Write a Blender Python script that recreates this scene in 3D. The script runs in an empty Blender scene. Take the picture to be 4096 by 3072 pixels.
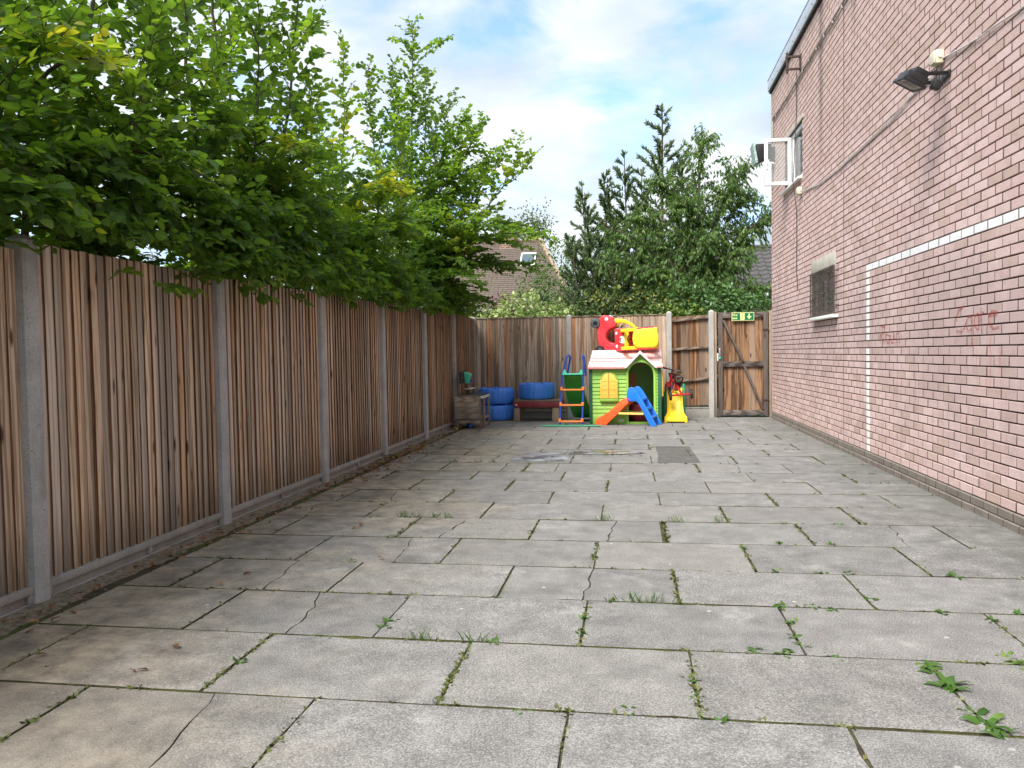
import bpy, bmesh, math, random
import numpy as np
from mathutils import Vector, Matrix, Euler, Quaternion

RAD = math.radians
scn = bpy.context.scene
COL = scn.collection
rng = random.Random(7)
nrg = np.random.default_rng(11)

# ------------------------------------------------------------------ camera
CAM_H = 1.235
cam_data = bpy.data.cameras.new('camera')
cam = bpy.data.objects.new('camera', cam_data)
COL.objects.link(cam)
_p, _y, _r = RAD(2.21), RAD(8.8), math.atan(0.0165)
_f = Vector((-math.sin(_y) * math.cos(_p), math.cos(_y) * math.cos(_p), -math.sin(_p)))
_r0 = Vector((math.cos(_y), math.sin(_y), 0))
_u0 = _r0.cross(_f)
_rt = math.cos(_r) * _r0 - math.sin(_r) * _u0
_up = math.sin(_r) * _r0 + math.cos(_r) * _u0
cam.matrix_world = Matrix(((_rt.x, _up.x, -_f.x, 0), (_rt.y, _up.y, -_f.y, 0), (_rt.z, _up.z, -_f.z, CAM_H), (0, 0, 0, 1)))
cam_data.sensor_fit = 'HORIZONTAL'
cam_data.sensor_width = 36.0
cam_data.lens = 36.0 * 3080 / 4096
cam_data.clip_start = 0.05
cam_data.clip_end = 500
scn.camera = cam

# ------------------------------------------------------------------ sky, sun, exposure
SUN_EL, SUN_AZ = 50.0, 208.0          # azimuth the light comes from, clockwise from +Y
world = bpy.data.worlds.new('World')
scn.world = world
world.use_nodes = True
wt = world.node_tree
wt.nodes.clear()


def wn(t, **k):
    n = wt.nodes.new(t)
    for a, b in k.items():
        setattr(n, a, b)
    return n


w_out = wn('ShaderNodeOutputWorld')
w_bg = wn('ShaderNodeBackground')
w_bg.inputs['Strength'].default_value = 0.135
sky = wn('ShaderNodeTexSky', sky_type='NISHITA')
sky.sun_disc = False
sky.sun_elevation = RAD(SUN_EL)
sky.sun_rotation = RAD(SUN_AZ)
sky.air_density = 1.0
sky.dust_density = 1.6
sky.ozone_density = 1.2
tc = wn('ShaderNodeTexCoord')
sep = wn('ShaderNodeSeparateXYZ')
wt.links.new(tc.outputs['Generated'], sep.inputs[0])
zc = wn('ShaderNodeMath', operation='MAXIMUM'); wt.links.new(sep.outputs['Z'], zc.inputs[0]); zc.inputs[1].default_value = 0.0
za = wn('ShaderNodeMath', operation='ADD'); wt.links.new(zc.outputs[0], za.inputs[0]); za.inputs[1].default_value = 0.22
dx = wn('ShaderNodeMath', operation='DIVIDE'); wt.links.new(sep.outputs['X'], dx.inputs[0]); wt.links.new(za.outputs[0], dx.inputs[1])
dy = wn('ShaderNodeMath', operation='DIVIDE'); wt.links.new(sep.outputs['Y'], dy.inputs[0]); wt.links.new(za.outputs[0], dy.inputs[1])
cmb = wn('ShaderNodeCombineXYZ'); wt.links.new(dx.outputs[0], cmb.inputs[0]); wt.links.new(dy.outputs[0], cmb.inputs[1]); cmb.inputs[2].default_value = 5.07
n1 = wn('ShaderNodeTexNoise'); n1.inputs['Scale'].default_value = 2.5; n1.inputs['Detail'].default_value = 7; n1.inputs['Roughness'].default_value = 0.55; n1.inputs['Distortion'].default_value = 0.25
wt.links.new(cmb.outputs[0], n1.inputs['Vector'])
cr = wn('ShaderNodeValToRGB'); wt.links.new(n1.outputs[0], cr.inputs[0])
cr.color_ramp.elements[0].position = 0.35; cr.color_ramp.elements[0].color = (0, 0, 0, 1)
cr.color_ramp.elements[1].position = 0.51; cr.color_ramp.elements[1].color = (1, 1, 1, 1)
n2 = wn('ShaderNodeTexNoise'); n2.inputs['Scale'].default_value = 2.6; n2.inputs['Detail'].default_value = 5; n2.inputs['Roughness'].default_value = 0.5
mp2 = wn('ShaderNodeMapping'); mp2.inputs['Location'].default_value = (4.1, 1.3, 0); wt.links.new(cmb.outputs[0], mp2.inputs[0]); wt.links.new(mp2.outputs[0], n2.inputs['Vector'])
cc = wn('ShaderNodeValToRGB'); wt.links.new(n2.outputs[0], cc.inputs[0])
cc.color_ramp.elements[0].position = 0.3; cc.color_ramp.elements[0].color = (1.80, 2.12, 2.45, 1)
cc.color_ramp.elements[1].position = 0.66; cc.color_ramp.elements[1].color = (2.85, 3.00, 3.10, 1)
blue = wn('ShaderNodeMixRGB', blend_type='MULTIPLY'); blue.inputs[0].default_value = 1.0
blue.inputs[2].default_value = (0.82, 0.88, 1.02, 1)
wt.links.new(sky.outputs[0], blue.inputs[1])
mixw = wn('ShaderNodeMixRGB'); wt.links.new(cr.outputs[0], mixw.inputs[0])
wt.links.new(blue.outputs[0], mixw.inputs[1]); wt.links.new(cc.outputs[0], mixw.inputs[2])
wt.links.new(mixw.outputs[0], w_bg.inputs['Color'])
wt.links.new(w_bg.outputs[0], w_out.inputs['Surface'])

sun_d = bpy.data.lights.new('sun', 'SUN')
sun_d.energy = 2.5
sun_d.angle = RAD(28)
sun_d.color = (1.0, 0.955, 0.88)
sun = bpy.data.objects.new('sun', sun_d)
COL.objects.link(sun)
_sd = Vector((math.sin(RAD(SUN_AZ)) * math.cos(RAD(SUN_EL)), math.cos(RAD(SUN_AZ)) * math.cos(RAD(SUN_EL)), math.sin(RAD(SUN_EL))))
sun.rotation_mode = 'QUATERNION'
sun.rotation_quaternion = _sd.to_track_quat('Z', 'Y')
sun.location = (-6, -6, 12)

scn.view_settings.view_transform = 'Standard'
scn.view_settings.look = 'None'
scn.view_settings.exposure = 1.52
scn.view_settings.gamma = 1.0
scn.view_settings.use_curve_mapping = False
scn.cycles.max_bounces = 6
scn.cycles.diffuse_bounces = 3
scn.cycles.transparent_max_bounces = 12
scn.cycles.transmission_bounces = 6
scn.cycles.use_denoising = True
scn.cycles.use_adaptive_sampling = True
scn.cycles.adaptive_threshold = 0.02

# ------------------------------------------------------------------ node helpers


class Mat:
    """Small wrapper that wires a Principled material."""

    def __init__(s, name, rough=0.6, spec=0.35, metal=0.0):
        s.m = bpy.data.materials.new(name)
        s.m.use_nodes = True
        s.nt = s.m.node_tree
        s.b = s.nt.nodes['Principled BSDF']
        s.b.inputs['Roughness'].default_value = rough
        s.b.inputs['Specular IOR Level'].default_value = spec
        s.b.inputs['Metallic'].default_value = metal

    def n(s, t, ins=None, **k):
        nd = s.nt.nodes.new(t)
        for a, b in k.items():
            setattr(nd, a, b)
        for a, b in (ins or {}).items():
            s.set(nd.inputs[a], b)
        return nd

    def set(s, sock, v):
        if isinstance(v, bpy.types.NodeSocket):
            s.nt.links.new(v, sock)
        elif isinstance(v, (tuple, list)) and len(v) == 3 and len(sock.default_value) == 4:
            sock.default_value = (*v, 1)
        else:
            sock.default_value = v

    def math(s, op, a, b=0.0, c=None):
        nd = s.n('ShaderNodeMath', operation=op)
        s.set(nd.inputs[0], a); s.set(nd.inputs[1], b)
        if c is not None:
            s.set(nd.inputs[2], c)
        return nd.outputs[0]

    def vmath(s, op, a, b):
        nd = s.n('ShaderNodeVectorMath', operation=op)
        s.set(nd.inputs[0], a); s.set(nd.inputs[1], b)
        return nd.outputs[0]

    def coord(s, which='Object'):
        return s.n('ShaderNodeTexCoord').outputs[which]

    def pos(s):
        return s.n('ShaderNodeNewGeometry').outputs['Position']

    def rnd(s):
        return s.n('ShaderNodeObjectInfo').outputs['Random']

    def scale(s, v, sc, loc=(0, 0, 0)):
        nd = s.n('ShaderNodeMapping')
        s.set(nd.inputs['Vector'], v)
        nd.inputs['Scale'].default_value = sc
        nd.inputs['Location'].default_value = loc
        return nd.outputs[0]

    def noise(s, v, scale=5, detail=4, rough=0.5, dist=0.0):
        nd = s.n('ShaderNodeTexNoise', {'Vector': v, 'Scale': scale, 'Detail': detail, 'Roughness': rough, 'Distortion': dist})
        return nd.outputs[0]

    def voro(s, v, scale=5, feature='F1'):
        nd = s.n('ShaderNodeTexVoronoi', {'Vector': v, 'Scale': scale}, feature=feature)
        return nd.outputs['Distance']

    def ramp(s, fac, stops):
        nd = s.n('ShaderNodeValToRGB')
        s.set(nd.inputs[0], fac)
        e = nd.color_ramp.elements
        while len(e) < len(stops):
            e.new(0.5)
        for i, (p, c) in enumerate(stops):
            e[i].position = p
            e[i].color = (c, c, c, 1) if isinstance(c, (int, float)) else (*c, 1)
        return nd.outputs[0]

    def mix(s, fac, a, b, blend='MIX'):
        nd = s.n('ShaderNodeMixRGB', blend_type=blend)
        s.set(nd.inputs[0], fac); s.set(nd.inputs[1], a); s.set(nd.inputs[2], b)
        return nd.outputs[0]

    def hsv(s, col, h=0.5, sat=1.0, val=1.0):
        nd = s.n('ShaderNodeHueSaturation')
        s.set(nd.inputs['Hue'], h); s.set(nd.inputs['Saturation'], sat); s.set(nd.inputs['Value'], val); s.set(nd.inputs['Color'], col)
        return nd.outputs[0]

    def bump(s, h, strength=0.3, dist=0.01):
        nd = s.n('ShaderNodeBump', {'Height': h, 'Strength': strength, 'Distance': dist})
        s.nt.links.new(nd.outputs[0], s.b.inputs['Normal'])

    def col(s, c):
        s.set(s.b.inputs['Base Color'], c)
        return s

    def rough(s, c):
        s.set(s.b.inputs['Roughness'], c)


def m_plastic(name, c, rough=0.38, fade=0.12, dirt=(0.25, 0.22, 0.18)):
    k = Mat(name, rough, 0.45)
    p = k.coord('Object')
    a = k.noise(p, 4, 4, 0.6)
    b = k.noise(p, 26, 5, 0.65)
    base = k.mix(k.ramp(a, [(0.35, 0.0), (0.75, fade)]), c, tuple(min(1, x * 0.6 + 0.4) for x in c))
    g = k.mix(k.ramp(b, [(0.58, 0.0), (0.85, 0.22)]), base, dirt)
    k.col(g)
    k.rough(k.ramp(b, [(0.3, rough - 0.06), (0.7, rough + 0.16)]))
    k.bump(k.noise(p, 160, 2, 0.5), 0.10, 0.002)
    return k.m


def m_plain(name, c, rough=0.5, metal=0.0, var=0.15, scale=20, spec=0.4):
    k = Mat(name, rough, spec, metal)
    p = k.coord('Object')
    a = k.noise(p, scale, 5, 0.6)
    k.col(k.mix(k.ramp(a, [(0.3, 0.0), (0.75, 1.0)]), tuple(x * (1 - var) for x in c), tuple(min(1, x * (1 + var)) for x in c)))
    k.rough(k.ramp(a, [(0.3, max(0.02, rough - 0.08)), (0.7, min(1, rough + 0.1))]))
    k.bump(a, 0.15, 0.004)
    return k.m


def m_wood(name, light, dark, knot, axis=2, grain=1.0, orange=None, grey=None, foot=False):
    """weathered board: long grain, rings, knots, each board (object) its own tone"""
    k = Mat(name, 0.82, 0.2)
    r = k.rnd()
    off = k.n('ShaderNodeCombineXYZ', {0: k.math('MULTIPLY', r, 91.0), 1: k.math('MULTIPLY', r, 37.0), 2: k.math('MULTIPLY', r, 53.0)}).outputs[0]
    p = k.vmath('ADD', k.coord('Object'), off)
    st = [42.0, 42.0, 42.0]; st[axis] = 1.4
    s1 = k.noise(k.scale(p, st), grain, 6, 0.62, 0.8)
    st2 = [11.0, 11.0, 11.0]; st2[axis] = 0.75
    rings = k.n('ShaderNodeTexWave', {'Vector': k.scale(p, st2), 'Scale': 1.6 * grain, 'Distortion': 7.0, 'Detail': 3.0, 'Detail Scale': 0.7}, wave_type='BANDS', bands_direction='X').outputs[1]
    g = k.math('ADD', k.math('MULTIPLY', s1, 0.55), k.math('MULTIPLY', rings, 0.45))
    c = k.mix(k.ramp(g, [(0.36, 0.0), (0.58, 1.0)]), dark, light)
    st5 = [190.0, 190.0, 190.0]; st5[axis] = 3.0
    fs = k.noise(k.scale(p, st5), 1.0, 3, 0.6)
    c = k.mix(k.ramp(fs, [(0.36, 0.75), (0.47, 0.0)]), c, tuple(x * 0.40 for x in dark))
    if orange:
        rr = k.math('FRACT', k.math('MULTIPLY', r, 7.31))
        c = k.mix(k.ramp(rr, [(0.60, 0.0), (0.95, 0.85)]), c, k.mix(g, tuple(x * 0.55 for x in orange), orange))
    if grey:
        rg = k.math('FRACT', k.math('MULTIPLY', r, 13.7))
        c = k.mix(k.ramp(rg, [(0.45, 0.0), (0.9, 0.75)]), c, k.mix(g, tuple(x * 0.6 for x in grey), grey))
    st3 = [9.0, 9.0, 9.0]; st3[axis] = 3.0
    kv = k.voro(k.scale(p, st3), 0.8)
    c = k.mix(k.ramp(kv, [(0.06, 0.95), (0.15, 0.0)]), c, knot)
    # run-off streaks and mottling
    st4 = [20.0, 20.0, 20.0]; st4[axis] = 2.2
    sv = k.noise(k.scale(p, st4), 1.0, 4, 0.6)
    c = k.mix(k.ramp(sv, [(0.55, 0.0), (0.76, 0.42)]), c, tuple(x * 0.45 for x in dark))
    if foot:                                                     # green-black damp at the very foot of the boards
        z = k.n('ShaderNodeSeparateXYZ', {0: k.pos()}).outputs[2]
        zz = k.math('ADD', z, k.math('MULTIPLY', k.math('SUBTRACT', sv, 0.5), 0.5))
        c = k.mix(k.ramp(zz, [(0.12, 0.55), (0.42, 0.0)]), c, (0.07, 0.065, 0.04))
    val = k.math('MULTIPLY_ADD', k.math('FRACT', k.math('MULTIPLY', r, 29.3)), 0.60, 0.72)
    c = k.hsv(c, 0.5, 0.96, val)
    k.col(c)
    k.bump(g, 0.35, 0.004)
    return k.m


def m_concrete(name, c, pit=0.8, scale=1.0, stain=(0.10, 0.10, 0.07)):
    k = Mat(name, 0.9, 0.2)
    p = k.pos()
    a = k.noise(p, 5 * scale, 6, 0.65)
    f = k.noise(p, 130 * scale, 3, 0.6)
    base = k.mix(k.ramp(a, [(0.3, 0.0), (0.75, 1.0)]), tuple(x * 0.74 for x in c), tuple(min(1, x * 1.12) for x in c))
    base = k.mix(k.ramp(f, [(0.35, 0.45), (0.5, 0.0)]), base, tuple(x * 0.55 for x in c))
    v = k.voro(p, 75 * scale)
    w = k.noise(p, 18 * scale, 2, 0.5)
    pm = k.math('MULTIPLY', k.ramp(v, [(0.12, 1.0), (0.22, 0.0)]), k.ramp(w, [(0.42, 0.0), (0.55, pit)]))
    base = k.mix(pm, base, (0.03, 0.03, 0.028))
    s = k.noise(k.scale(p, (9, 9, 1.2)), 1.0, 4, 0.6)
    base = k.mix(k.ramp(s, [(0.55, 0.0), (0.8, 0.45)]), base, stain)
    k.col(base)
    k.bump(k.math('SUBTRACT', f, k.math('MULTIPLY', pm, 1.5)), 0.5, 0.003)
    return k.m


# ------------------------------------------------------------------ materials
MT = {}


def m_slab():
    k = Mat('paving_slab', 0.86, 0.25)
    p = k.pos()
    r = k.rnd()
    big = k.noise(p, 0.75, 5, 0.6)
    mid = k.noise(p, 5.5, 8, 0.72)
    fine = k.noise(p, 150, 3, 0.7)
    vf = k.noise(p, 420, 2, 0.6)
    tone = k.math('MULTIPLY_ADD', k.math('FRACT', k.math('MULTIPLY', r, 17.7)), 0.13, 0.74)
    c = k.mix(k.ramp(mid, [(0.34, 0.0), (0.66, 1.0)]), (0.158, 0.157, 0.154), (0.325, 0.321, 0.311))
    warm = k.math('FRACT', k.math('MULTIPLY', r, 41.3))
    c = k.mix(k.ramp(warm, [(0.45, 0.0), (1.0, 0.30)]), c, (0.315, 0.295, 0.258))
    c = k.mix(k.ramp(fine, [(0.38, 0.75), (0.52, 0.0)]), c, (0.085, 0.082, 0.078))
    c = k.mix(k.ramp(fine, [(0.54, 0.0), (0.68, 0.75)]), c, (0.48, 0.465, 0.44))
    c = k.mix(k.ramp(vf, [(0.58, 0.0), (0.72, 0.42)]), c, (0.44, 0.42, 0.39))
    # sandy / soil stain washed in from under the trees
    x = k.n('ShaderNodeSeparateXYZ', {0: p}).outputs[0]
    xs = k.math('ADD', k.math('MULTIPLY', k.math('ADD', x, 3.0), 0.40), k.math('MULTIPLY', k.math('SUBTRACT', big, 0.5), 1.7))
    c = k.mix(k.ramp(xs, [(0.05, 0.90), (0.78, 0.0)]), c, k.mix(k.ramp(mid, [(0.35, 0.0), (0.65, 1.0)]), (0.140, 0.115, 0.085), (0.45, 0.375, 0.265)))
    # dark algae along the wall side, pale lime blotches
    xw = k.math('ADD', k.math('MULTIPLY', k.math('SUBTRACT', 2.55, x), 0.7), k.math('MULTIPLY', k.math('SUBTRACT', mid, 0.5), 1.4))
    c = k.mix(k.ramp(xw, [(0.0, 0.5), (0.62, 0.0)]), c, (0.10, 0.105, 0.085))
    lime = k.noise(k.vmath('ADD', p, (7, 3, 0)), 2.3, 7, 0.72)
    c = k.mix(k.ramp(lime, [(0.58, 0.0), (0.72, 0.60)]), c, (0.46, 0.452, 0.43))
    drk = k.noise(k.vmath('ADD', p, (17, 31, 0)), 1.7, 6, 0.7)
    c = k.mix(k.ramp(drk, [(0.54, 0.0), (0.70, 0.50)]), c, (0.11, 0.108, 0.102))
    spot = k.voro(p, 7.0)
    sp2 = k.noise(p, 3.1, 2, 0.5)
    c = k.mix(k.math('MULTIPLY', k.ramp(spot, [(0.06, 1.0), (0.09, 0.0)]), k.ramp(sp2, [(0.55, 0.0), (0.6, 0.8)])), c, (0.55, 0.54, 0.51))
    c = k.hsv(c, 0.5, 1.0, tone)
    k.col(c)
    k.rough(k.ramp(mid, [(0.3, 0.78), (0.7, 0.92)]))
    k.bump(k.math('ADD', k.math('MULTIPLY', fine, 0.7), k.math('MULTIPLY', vf, 0.4)), 0.5, 0.004)
    return k.m


def m_brick():
    k = Mat('pink_brick', 0.88, 0.2)
    p = k.pos()
    sp = k.n('ShaderNodeSeparateXYZ', {0: p})
    y, z = sp.outputs[1], sp.outputs[2]
    row = k.math('FLOOR', k.math('DIVIDE', k.math('SUBTRACT', z, 0.117), 0.075))
    half = k.math('MULTIPLY', k.math('MODULO', row, 2.0), 0.5)
    colm = k.math('FLOOR', k.math('ADD', k.math('DIVIDE', y, 0.2225), half))
    wn_ = k.n('ShaderNodeTexWhiteNoise', {'Vector': k.n('ShaderNodeCombineXYZ', {0: colm, 1: row, 2: 3.0}).outputs[0]}, noise_dimensions='3D')
    rv = wn_.outputs['Value']
    rs = k.n('ShaderNodeSeparateXYZ', {0: wn_.outputs['Color']}).outputs[1]
    fine = k.noise(p, 120, 3, 0.65)
    mid = k.noise(p, 9, 5, 0.6)
    big = k.noise(p, 0.9, 4, 0.6)
    c = k.mix(rv, (0.610, 0.435, 0.400), (0.700, 0.530, 0.495))
    c = k.mix(k.ramp(rs, [(0.72, 0.0), (0.97, 0.6)]), c, (0.44, 0.33, 0.255))
    c = k.mix(k.ramp(fine, [(0.30, 0.55), (0.47, 0.0)]), c, (0.33, 0.22, 0.195))
    c = k.mix(k.ramp(fine, [(0.60, 0.0), (0.74, 0.4)]), c, (0.66, 0.52, 0.47))
    c = k.mix(k.ramp(mid, [(0.48, 0.0), (0.78, 0.35)]), c, (0.33, 0.22, 0.20))
    # higher courses are browner
    c = k.mix(k.ramp(k.math('ADD', k.math('DIVIDE', z, 6.0), k.math('MULTIPLY', k.math('SUBTRACT', big, 0.5), 0.5)), [(0.38, 0.0), (0.75, 0.38)]), c, (0.47, 0.34, 0.275))
    # grey scuffed band at ball height
    zb = k.math('ABSOLUTE', k.math('SUBTRACT', z, 1.35))
    bm_ = k.math('SUBTRACT', k.math('MULTIPLY', big, 1.9), k.math('ADD', k.math('MULTIPLY', zb, 0.55), 0.28))
    c = k.mix(k.ramp(k.math('MULTIPLY_ADD', mid, 0.35, bm_), [(0.35, 0.0), (0.85, 0.55)]), c, (0.40, 0.310, 0.302))
    # chalk-red smears running down, mostly lower wall
    st = k.noise(k.scale(p, (1, 16, 1.9)), 1.0, 4, 0.65)
    zz = k.math('ABSOLUTE', k.math('SUBTRACT', z, 1.0))
    rm = k.math('MULTIPLY', k.ramp(st, [(0.56, 0.0), (0.74, 0.60)]), k.ramp(zz, [(0.25, 1.0), (0.70, 0.0)]))
    c = k.mix(rm, c, (0.44, 0.155, 0.115))
    dm = k.math('MULTIPLY', k.ramp(k.noise(k.scale(p, (1, 15, 1.0), (0, 9, 4)), 1.0, 4, 0.65), [(0.60, 0.0), (0.78, 0.55)]), k.ramp(zz, [(0.3, 1.0), (0.9, 0.0)]))
    c = k.mix(dm, c, (0.20, 0.125, 0.115))
    # soot streaks under the roof trim, at their own places along the wall
    for y0, w, zlo in ((13.05, 0.10, 4.75), (10.9, 0.16, 3.4), (9.35, 0.12, 4.4), (12.2, 0.09, 5.0), (7.6, 0.14, 4.8)):
        dy_ = k.math('ABSOLUTE', k.math('SUBTRACT', k.math('ADD', y, k.math('MULTIPLY', k.math('SUBTRACT', mid, 0.5), 0.22)), y0))
        a = k.ramp(k.math('DIVIDE', dy_, w), [(0.1, 1.0), (1.0, 0.0)])
        b_ = k.ramp(k.math('DIVIDE', k.math('SUBTRACT', z, zlo), 1.3), [(0.0, 0.0), (1.0, 0.65)])
        c = k.mix(k.math('MULTIPLY', a, b_), c, (0.12, 0.10, 0.085))
    blk = k.math('MULTIPLY', k.ramp(k.noise(p, 3.3, 5, 0.7), [(0.62, 0.0), (0.72, 0.55)]), k.ramp(z, [(1.2, 0.0), (1.0, 0.0), (2.0, 1.0)]))
    c = k.mix(blk, c, (0.23, 0.17, 0.15))
    k.col(c)
    k.bump(k.math('ADD', fine, k.math('MULTIPLY', mid, 0.5)), 0.55, 0.004)
    return k.m


def m_leaf(name, stops, trans=0.45, tcol=None, rough=0.5, vein=True, spec=0.35):
    """leaf blade: own tone from a per-leaf value, light shining through the blade"""
    k = Mat(name, rough, spec)
    at = k.n('ShaderNodeAttribute', attribute_name='tint').outputs['Fac']
    t = k.math('ADD', at, k.math('MULTIPLY', k.math('SUBTRACT', k.rnd(), 0.5), 0.0))
    c = k.ramp(t, stops)
    if vein:
        uv = k.n('ShaderNodeAttribute', attribute_name='leafuv').outputs['Vector']
        s = k.n('ShaderNodeSeparateXYZ', {0: uv})
        av = k.math('ABSOLUTE', s.outputs[1])
        ph = k.math('SUBTRACT', k.math('MULTIPLY', s.outputs[0], 11.0), k.math('MULTIPLY', av, 13.0))
        sn = k.math('SINE', k.math('MULTIPLY', ph, 6.2832))
        c = k.mix(k.ramp(sn, [(0.55, 0.0), (1.0, 0.22)]), c, (0.02, 0.045, 0.008))
        c = k.mix(k.ramp(av, [(0.0, 0.35), (0.03, 0.0)]), c, (0.25, 0.32, 0.06))
        k.bump(sn, 0.35, 0.003)
    k.col(c)
    tr = k.n('ShaderNodeBsdfTranslucent')
    tc_ = k.mix(1.0, c, tcol or (1.7, 1.75, 0.75), 'MULTIPLY')
    k.set(tr.inputs['Color'], tc_)
    mx = k.n('ShaderNodeMixShader')
    mx.inputs[0].default_value = trans
    k.nt.links.new(k.b.outputs[0], mx.inputs[1])
    k.nt.links.new(tr.outputs[0], mx.inputs[2])
    out = [n for n in k.nt.nodes if n.type == 'OUTPUT_MATERIAL'][0]
    k.nt.links.new(mx.outputs[0], out.inputs[0])
    return k.m


def m_glass(name, tint=(0.8, 0.9, 0.88), rough=0.03, alpha=0.35):
    k = Mat(name, rough, 0.6)
    k.col(tint)
    k.b.inputs['Alpha'].default_value = alpha
    return k.m


def m_soil():
    k = Mat('joint_soil', 0.95, 0.1)
    p = k.pos()
    a = k.noise(p, 14, 6, 0.7)
    b = k.noise(p, 2.0, 4, 0.6)
    c = k.mix(a, (0.026, 0.022, 0.016), (0.105, 0.086, 0.060))
    c = k.mix(k.ramp(k.math('ADD', b, k.math('MULTIPLY', a, 0.4)), [(0.62, 0.0), (0.82, 0.75)]), c, (0.085, 0.105, 0.028))
    k.col(c)
    k.bump(a, 0.9, 0.02)
    return k.m


def m_dirt():
    k = Mat('fence_foot_dirt', 0.95, 0.1)
    p = k.pos()
    a = k.noise(p, 30, 6, 0.75)
    b = k.noise(p, 4.0, 5, 0.65)
    c = k.mix(b, (0.135, 0.110, 0.082), (0.33, 0.28, 0.21))
    c = k.mix(k.ramp(a, [(0.4, 0.7), (0.55, 0.0)]), c, (0.085, 0.066, 0.047))
    c = k.mix(k.ramp(a, [(0.60, 0.0), (0.72, 0.5)]), c, (0.42, 0.36, 0.27))
    k.col(c)
    k.bump(k.math('ADD', a, b), 0.9, 0.012)
    return k.m


MT['slab'] = m_slab()
MT['soil'] = m_soil()
MT['dirt'] = m_dirt()
MT['brick'] = m_brick()
MT['mortar'] = m_plain('dark_mortar', (0.085, 0.060, 0.058), 0.95, var=0.35, scale=30, spec=0.1)
MT['plinth'] = m_concrete('grey_plinth_brick', (0.235, 0.205, 0.175), 0.4, 1.0, (0.08, 0.085, 0.055))
MT['white_paint'] = m_plain('white_line_paint', (0.80, 0.80, 0.785), 0.7, 0, 0.06, 40)
MT['concrete'] = m_concrete('concrete_post', (0.41, 0.405, 0.385), 0.95)
MT['gravel'] = m_concrete('concrete_gravel_board', (0.33, 0.315, 0.285), 0.5, 1.0, (0.09, 0.10, 0.05))
MT['lintel'] = m_concrete('cream_lintel', (0.52, 0.50, 0.42), 0.3)
MT['board'] = m_wood('fence_board_face', (0.60, 0.455, 0.315), (0.335, 0.232, 0.145), (0.075, 0.042, 0.024), 2, 1.0, orange=(0.55, 0.335, 0.18), grey=(0.52, 0.455, 0.38), foot=True)
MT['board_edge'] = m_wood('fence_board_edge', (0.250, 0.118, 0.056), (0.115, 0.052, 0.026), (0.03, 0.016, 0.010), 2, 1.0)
MT['board_back'] = m_wood('back_fence_board', (0.46, 0.345, 0.245), (0.235, 0.158, 0.100), (0.050, 0.028, 0.016), 2, 1.0, orange=(0.40, 0.175, 0.070), grey=(0.36, 0.305, 0.25), foot=True)
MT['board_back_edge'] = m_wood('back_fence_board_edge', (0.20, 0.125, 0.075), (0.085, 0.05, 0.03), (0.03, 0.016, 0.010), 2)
MT['gate_board'] = m_wood('gate_board', (0.265, 0.150, 0.078), (0.100, 0.052, 0.027), (0.028, 0.014, 0.008), 2, 1.0, orange=(0.30, 0.13, 0.05), grey=(0.26, 0.19, 0.14))
MT['gate_frame'] = m_wood('gate_frame_timber', (0.135, 0.112, 0.100), (0.058, 0.046, 0.040), (0.02, 0.015, 0.012), 2)
MT['gate_rail'] = m_wood('gate_rail_timber', (0.150, 0.125, 0.110), (0.066, 0.052, 0.045), (0.02, 0.015, 0.012), 0)
MT['rail'] = m_wood('fence_rail', (0.30, 0.235, 0.175), (0.15, 0.11, 0.08), (0.04, 0.025, 0.016), 0)
MT['kitchen_wood'] = m_wood('play_kitchen_plank', (0.40, 0.31, 0.215), (0.20, 0.145, 0.095), (0.05, 0.03, 0.018), 0, grey=(0.35, 0.30, 0.24))
MT['kitchen_leg'] = m_wood('play_kitchen_leg', (0.33, 0.25, 0.17), (0.17, 0.12, 0.08), (0.05, 0.03, 0.018), 2)
MT['black_paint'] = m_plain('blackboard_paint', (0.028, 0.030, 0.033), 0.6, var=0.3)
MT['metal_trim'] = m_plain('roof_trim_metal', (0.56, 0.60, 0.63), 0.42, 0.35, 0.08, 6)
MT['dark_gap'] = m_plain('soffit_shade', (0.02, 0.02, 0.022), 0.8)
MT['upvc'] = m_plain('white_window_plastic', (0.76, 0.76, 0.74), 0.35, 0, 0.06, 12)
MT['room'] = m_plain('dim_room', (0.05, 0.052, 0.055), 0.8)
MT['glass'] = m_glass('window_glass', (0.10, 0.12, 0.13), 0.04, 0.55)
MT['clear_glass'] = m_glass('clear_glass', (0.7, 0.78, 0.78), 0.02, 0.10)
MT['black_metal'] = m_plain('black_metal', (0.018, 0.018, 0.020), 0.42, 0.0, 0.2)
MT['lens'] = m_plain('lamp_reflector', (0.30, 0.29, 0.24), 0.25, 0.2, 0.2, 10)
MT['broken_glass'] = m_plain('broken_lamp_glass', (0.34, 0.46, 0.42), 0.25, 0.0, 0.5, 40)
MT['cream_plastic'] = m_plain('cream_box_plastic', (0.62, 0.58, 0.42), 0.45, 0, 0.08)
MT['cable'] = m_plain('grey_cable', (0.55, 0.545, 0.53), 0.5, 0, 0.1)
MT['dark_cable'] = m_plain('dark_cable', (0.06, 0.045, 0.045), 0.6, 0, 0.2)
MT['pipe'] = m_plain('wall_conduit', (0.36, 0.33, 0.30), 0.55, 0, 0.3)
MT['rust'] = m_plain('rusty_steel', (0.07, 0.045, 0.038), 0.75, 0.3, 0.5)
MT['wire'] = m_plain('grille_wire', (0.13, 0.11, 0.095), 0.55, 0.6, 0.4)
MT['blue_tyre'] = m_plastic('blue_tyre_plastic', (0.045, 0.225, 0.78), 0.42, 0.10)
MT['blue'] = m_plastic('blue_slide_plastic', (0.006, 0.165, 0.72), 0.36, 0.06)
MT['blue_tube'] = m_plain('blue_tube_paint', (0.028, 0.075, 0.42), 0.32, 0, 0.12)
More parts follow.
